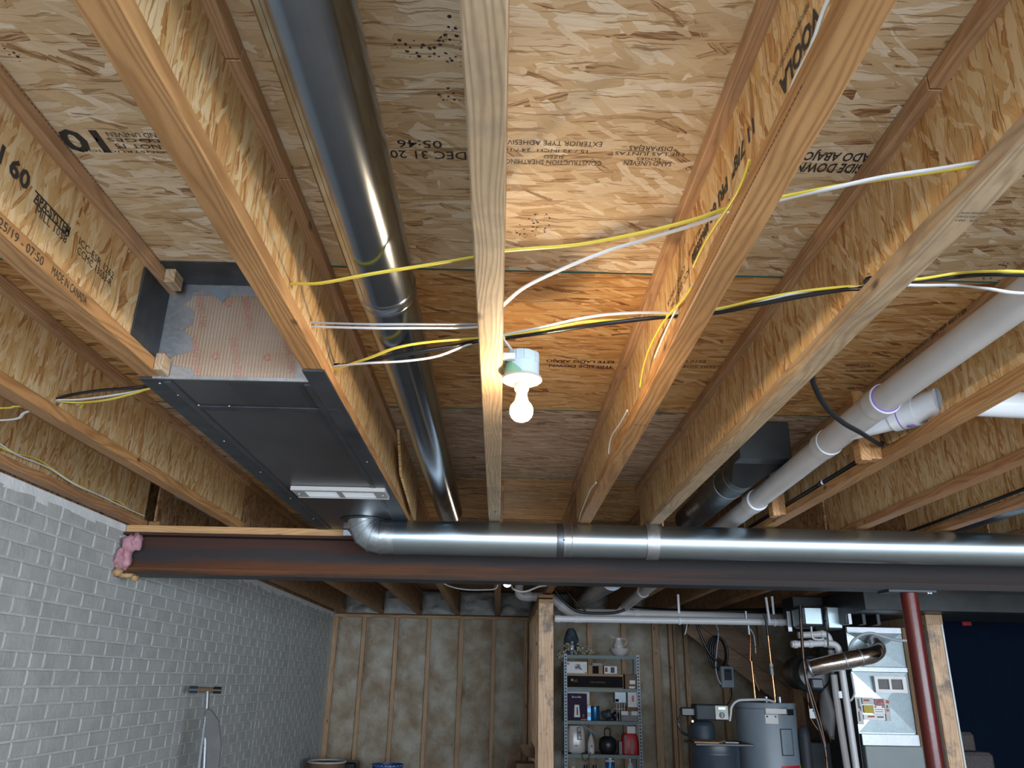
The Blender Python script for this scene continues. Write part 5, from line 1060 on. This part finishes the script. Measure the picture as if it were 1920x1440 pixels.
# trunk duct and foil take-offs
td = thing('trunk_duct', 'long dark rectangular duct above the furnace, running right behind the post', 'duct', (3.6, 7.4, .55))
tx0 = at(1588, 1140, Y=7.12).x; z0_ = at(1640, 1170, Y=7.12).z
box(tx0, 3.02, 7.12, 7.7, z0_, .79).build('trunk', DUCTD, td, bevel=.004); box(3.02, 6.2, 6.7, 7.7, .602, .79).build('trunk', DUCTD, td, bevel=.004)
for px in (1592, 1618, 1645): xx = at(px, 1140, Y=7.1).x; box(xx-.016, xx+.016, 7.108, 7.72, z0_-.008, .791).build('drive_cleat', DUCTD if px > 1600 else FOIL, td, bevel=.003)
for (a0, a1, b0_, b1_, lab) in ((1507, 1543, 1137, 1173, 'left of two crumpled foil duct boxes above the flue pipes'), (1550, 1580, 1136, 1180, 'right of two crumpled foil duct boxes, against the trunk duct')):
    q = pb(a0, a1, b0_, b1_, 7.25, .3); q[5] = min(q[5], .79); box(*q).build('foil_duct_box', PLEN, None, lab, 'duct', bevel=.015)
q = pb(1490, 1576, 1140, 1180, 7.58, .3); q[5] = .79; box(*q).build('rear_duct', DUCTD, None, 'dark duct box behind the two foil duct boxes', 'duct', bevel=.004)
hu = thing('bypass_humidifier', 'round black humidifier drum to the left of the furnace', 'humidifier', at(1510, 1262, Y=7.35)); c_ = at(1511, 1262, Y=7.38)
MB().lathe([(.14, 0), (.155, -.02), (.155, -.16), (.13, -.19), (.06, -.2)], c_, (0, 1, 0), 36).build('drum', BLKM, hu, smooth=.7); MB().lathe([(.14, 0), (.14, .2)], c_, (0, 1, 0), 30).build('housing', BLKM, hu); q = pb(1522, 1545, 1272, 1292, 7.12, .2); box(*q).build('blue_valve', TANK, hu, bevel=.012)
fp = thing('bypass_pipe', 'shiny silver bypass pipe curving from the humidifier into the plenum', 'duct', at(1560, 1245, Y=6.95))
P = [at(1520, 1253, Y=6.98), at(1550, 1246, Y=6.92), at(1585, 1239, Y=6.88), at(1612, 1233, Y=6.86), at(1634, 1228, Y=6.88), at(1645, 1219, Y=6.98), at(1642, 1208, Y=7.15), at(1638, 1205, Y=7.25)]
MB().tube(spline(P, 5), .068, 28, hint=(0, 1, 0)).build('pipe', SILV, fp, smooth=.9)
m = MB()
for i, r_2 in ((0, .072), (2, .071), (3, .070)): MB().lathe([(.066, -.012), (r_2, -.006), (r_2, .006), (.066, .012)], P[i], P[min(i+1, 7)]-P[max(i-1, 0)], 28).build('clamp_ring', FOIL, fp, smooth=.9)
fl_ = thing('flue_pipe', 'front white flue pipe with an elbow, dropping beside the furnace', 'pipe', at(1590, 1300, Y=6.98)); pvc(spline([at(1484, 1208, Y=7.05), at(1520, 1207, Y=7.05), at(1552, 1206, Y=7.05), at(1568, 1211, Y=7.05), at(1574, 1226, Y=7.05), at(1580, 1265, Y=7.05), at(1591, 1340, Y=7.05), at(1607, 1450, Y=7.05)]), .0275, 'pipe', fl_, PVC)
for p, ax in (((1488, 1208), (1, 0, 0)), ((1516, 1207), (1, 0, 0)), ((1543, 1206), (1, 0, 0))): cup(tuple(at(*p, Y=7.05)), ax, .033, .03, fl_, mat=PVC)
fl2 = thing('flue_pipe', 'rear white flue pipe, upper of two, left of the furnace', 'pipe', at(1570, 1300, Y=7.2)); pvc(spline([at(1497, 1191, Y=7.2), at(1525, 1190, Y=7.2), at(1545, 1189, Y=7.2), at(1554, 1196, Y=7.2), at(1558, 1215, Y=7.2), at(1563, 1265, Y=7.2), at(1573, 1340, Y=7.2), at(1590, 1450, Y=7.2)]), .0275, 'pipe', fl2, PVC_G); cup(tuple(at(1538, 1189, Y=7.2)), (1, 0, 0), .033, .03, fl2, mat=PVC)
line([(1521, 1175), (1522, 1188), (1525, 1197), (1535, 1199), (1545, 1198)], 6.98, .008, PVC, 'drain_tube', 'thin white tube hooking around the flue pipes', 'tube')
line([(1500, 1135), (1503, 1190), (1507, 1240), (1514, 1285), (1527, 1335), (1545, 1395), (1552, 1450)], 6.8, .013, BLK, 'refrigerant_line', 'black insulated line running down left of the furnace', 'pipe')
line([(1501, 1160), (1505, 1215), (1509, 1255), (1519, 1290), (1530, 1325), (1541, 1365), (1548, 1400), (1551, 1450)], 6.79, .0035, COPPER_D, 'copper_line', 'thin copper line beside the black insulated line', 'pipe')
line([(1512, 1262), (1514, 1300), (1520, 1345), (1535, 1370)], 7.0, .004, COPPER_D, 'thin_wire', 'thin copper wire curving down from the humidifier', 'wire')
line([(1549, 1140), (1547, 1160), (1551, 1185), (1553, 1215)], 6.85, .007, BLK, 'control_cable', 'black cable hanging between the two foil duct boxes')
line([(1592, 1225), (1597, 1205), (1612, 1192), (1632, 1187), (1655, 1193), (1680, 1200), (1702, 1201)], 7.0, .012, GRY, 'flexible_conduit', 'grey flexible conduit arching across the top of the plenum', 'conduit')
line([(1596, 1262), (1600, 1285), (1602, 1300), (1598, 1310), (1594, 1314)], 7.1, .009, GRY, 'flexible_conduit', 'grey flexible conduit loop beside the flue pipe', 'conduit')
q = pb(1518, 1529, 1329, 1347, 6.79, .002); tg = box(*q).build('paper_tag', STK, None, 'white paper tag hanging on the black insulated line', 'tag', smooth=0); patch(q, .55, .75, .7, .85, INK, tg, 'punched_hole')
q = pb(1572, 1580, 1296, 1309, 7.17, .02); box(*q).build('chrome_tag', FOIL, fl2)
blob(at(1552, 1335, Y=7.3), (.06, .08, .20), 'insulated_bundle', GREYB, thing('cable_bundle', 'dark grey wrapped bundle hanging behind the flue pipes', 'bundle', at(1552, 1380, Y=7.45)), 41)
q = pb(1518, 1560, 1392, 1440, 7.9, .4); box(q[0], q[1], q[2], q[3], FZ, q[5]).build('storage_bin', DKG, None, 'dark storage bin on the floor between the heater and the furnace', 'bin', bevel=.01)

# ================================================================== stair corner at right, navy wall
st_ = thing('carpet_steps', 'two brown carpeted stair steps at the lower right before the navy wall', 'stairs', (at(1830, 1420, Y=8.4).x, 8.6, FZ))
q = pb(1796, 1833, 1373, 1440, 8.6, .28); box(q[0]-.4, q[1], q[2], q[3], FZ, q[5]).build('step', CARPET, st_, bevel=.03); q2 = pb(1800, 1866, 1411, 1440, 8.3, .30); box(q2[0]-.4, q2[1], q2[2], q2[3], FZ, q2[5]).build('step', CARPET, st_, bevel=.03)
box(q[0]-.4, q[1]-.01, 8.86, 8.9, q[5]-.03, q[5]+.05).build('wooden_nosing', STUD, st_)
q = pb(1804, 1821, 1159, 1173, 9.38, .018); box(*q).build('red_sign', RED, None, 'small red square fixed high on the navy wall', 'sign', bevel=.002)
q = pb(1861, 1868, 1153, 1158, 9.38, .018); box(*q).build('red_tab', RED, None, 'tiny red tab at the top of the navy wall, right of the red square', 'tab')

# ================================================================== things along the left wall and the floor
ly = at(383, 1292, X=WX+.16); Yb = ly.y
ib = thing('folding_stand', 'grey folded board with a chrome tube and black T-handle leaning on the grey wall', 'stand', (WX+.3, Yb, FZ))
hx0, hx1 = at(360, 1293, Y=Yb-.02), at(405, 1294, Y=Yb+.02)
MB().tube([hx0, hx1], .018, 20).build('handle_bar', CARD_D, ib, smooth=.9)
for p, mt in ((hx0, TANK), (hx1, BLKM)):
    d = (hx1-hx0).normalized(); MB().tube([p-d*.015, p+d*.035], .0225, 20).build('grip', mt, ib, smooth=.9)
t0, t1 = at(389, 1297, Y=Yb), at(387, 1340, Y=Yb-.02); MB().tube([t0, t0+(t1-t0)*3.4], .0145, 16).build('chrome_tube', FOIL, ib, smooth=.9)
P = [at(389, 1328, Y=Yb-.03), at(398, 1331, Y=Yb-.03), at(412, 1352, Y=Yb-.03), at(416, 1400, Y=Yb-.03), at(414, 1452, Y=Yb-.04), at(370, 1452, Y=Yb-.04), at(377, 1400, Y=Yb-.035), at(384, 1345, Y=Yb-.03)]
P[4].z = FZ+.02; P[5].z = FZ+.02
MB().prism(P, (0, -.022, 0)).build('board', GREYB, ib, bevel=.004)
P2 = [at(384, 1342, Y=Yb-.055), at(387, 1345, Y=Yb-.055), at(380, 1400, Y=Yb-.058), at(374, 1452, Y=Yb-.062), at(369, 1452, Y=Yb-.062), at(376, 1400, Y=Yb-.058)]
MB().prism(P2, (0, -.004, 0)).build('metal_edge', FOIL, ib)
c = at(603, 1444, Y=9.2); hp_ = thing('hamper', 'round mesh hamper with a pale rim at the bottom left', 'hamper', (c.x, 9.45, FZ)); zr = at(603, 1432, Y=9.2).z
MB().tube([Vector((c.x+.20*math.cos(2*PI*i/40), 9.45+.20*math.sin(2*PI*i/40), zr)) for i in range(41)], .010, 10, caps=False).build('rim', PORC, hp_, smooth=.9); MB().lathe([(.17, FZ), (.195, zr-.01)], (c.x, 9.45, 0), n=32).build('body', CARD_D, hp_, smooth=.9)
q = pb(622, 667, 1429, 1450, 9.9, .3); box(q[0], q[1], q[2], q[3], FZ, q[5]).build('black_bin', BLKM, None, 'black storage box behind the round hamper', 'box', bevel=.02)
c = at(722, 1445, Y=9.3); zr = at(722, 1437, Y=9.3).z; bb = thing('blue_basket', 'blue patterned laundry basket at the bottom, in front of the batts', 'basket', (c.x, 9.5, FZ)); MB().lathe([(.13, FZ), (.165, zr-.005), (.175, zr-.005), (.175, zr+.006), (.16, zr+.006), (.12, FZ+.02)], (c.x, 9.5, 0), n=36).build('body', BLUEB, bb, smooth=.7)
m = MB()
for i in range(24): a = 2*PI*i/24; m.obox((c.x+.1755*math.cos(a), 9.5+.1755*math.sin(a), zr), (-math.sin(a)*.008, math.cos(a)*.008, 0), (math.cos(a)*.001, math.sin(a)*.001, 0), (0, 0, .003))
m.build('white_dots', STK, bb, kind='stuff', smooth=0)
def sheet(pp, Y0_, Y1_, label, mat=CARD_D):
    n = len(pp); P = [at(x_, y_, Y=Y0_+(Y1_-Y0_)*i/(n-1)) for i, (x_, y_) in enumerate(pp)]
    return MB().prism(P, (0, .012, 0)).build('cardboard_sheet', mat, None, label, 'cardboard', smooth=0)
sheet([(947, 1450), (957, 1407), (970, 1420), (972, 1450)], 9.0, 9.02, 'leaning cardboard flap, lowest left of the torn boxes by the stud wall')
sheet([(966, 1450), (968, 1385), (977, 1404), (974, 1450)], 9.2, 9.22, 'tall pointed cardboard flap among the torn boxes by the stud wall')
sheet([(975, 1396), (986, 1394), (1008, 1412), (1009, 1450), (1002, 1422), (990, 1420), (980, 1412)], 8.7, 8.72, 'curled cardboard flap just left of the bright stud', CARD_D)
sheet([(995, 1388), (1002, 1400), (1008, 1412), (997, 1408)], 8.9, 8.92, 'dark pointed cardboard corner behind the curled flap')
q = pb(968, 1003, 1432, 1450, 8.5, .3); box(q[0], q[1], q[2], q[3], FZ, q[5]).build('carton', CARD_D, None, 'closed brown carton at the foot of the bright stud', 'box', smooth=0)

# lift everything so that the floor is at z = 0
for o in list(COL.objects):
    if o.parent is None: o.location.z += CAMH
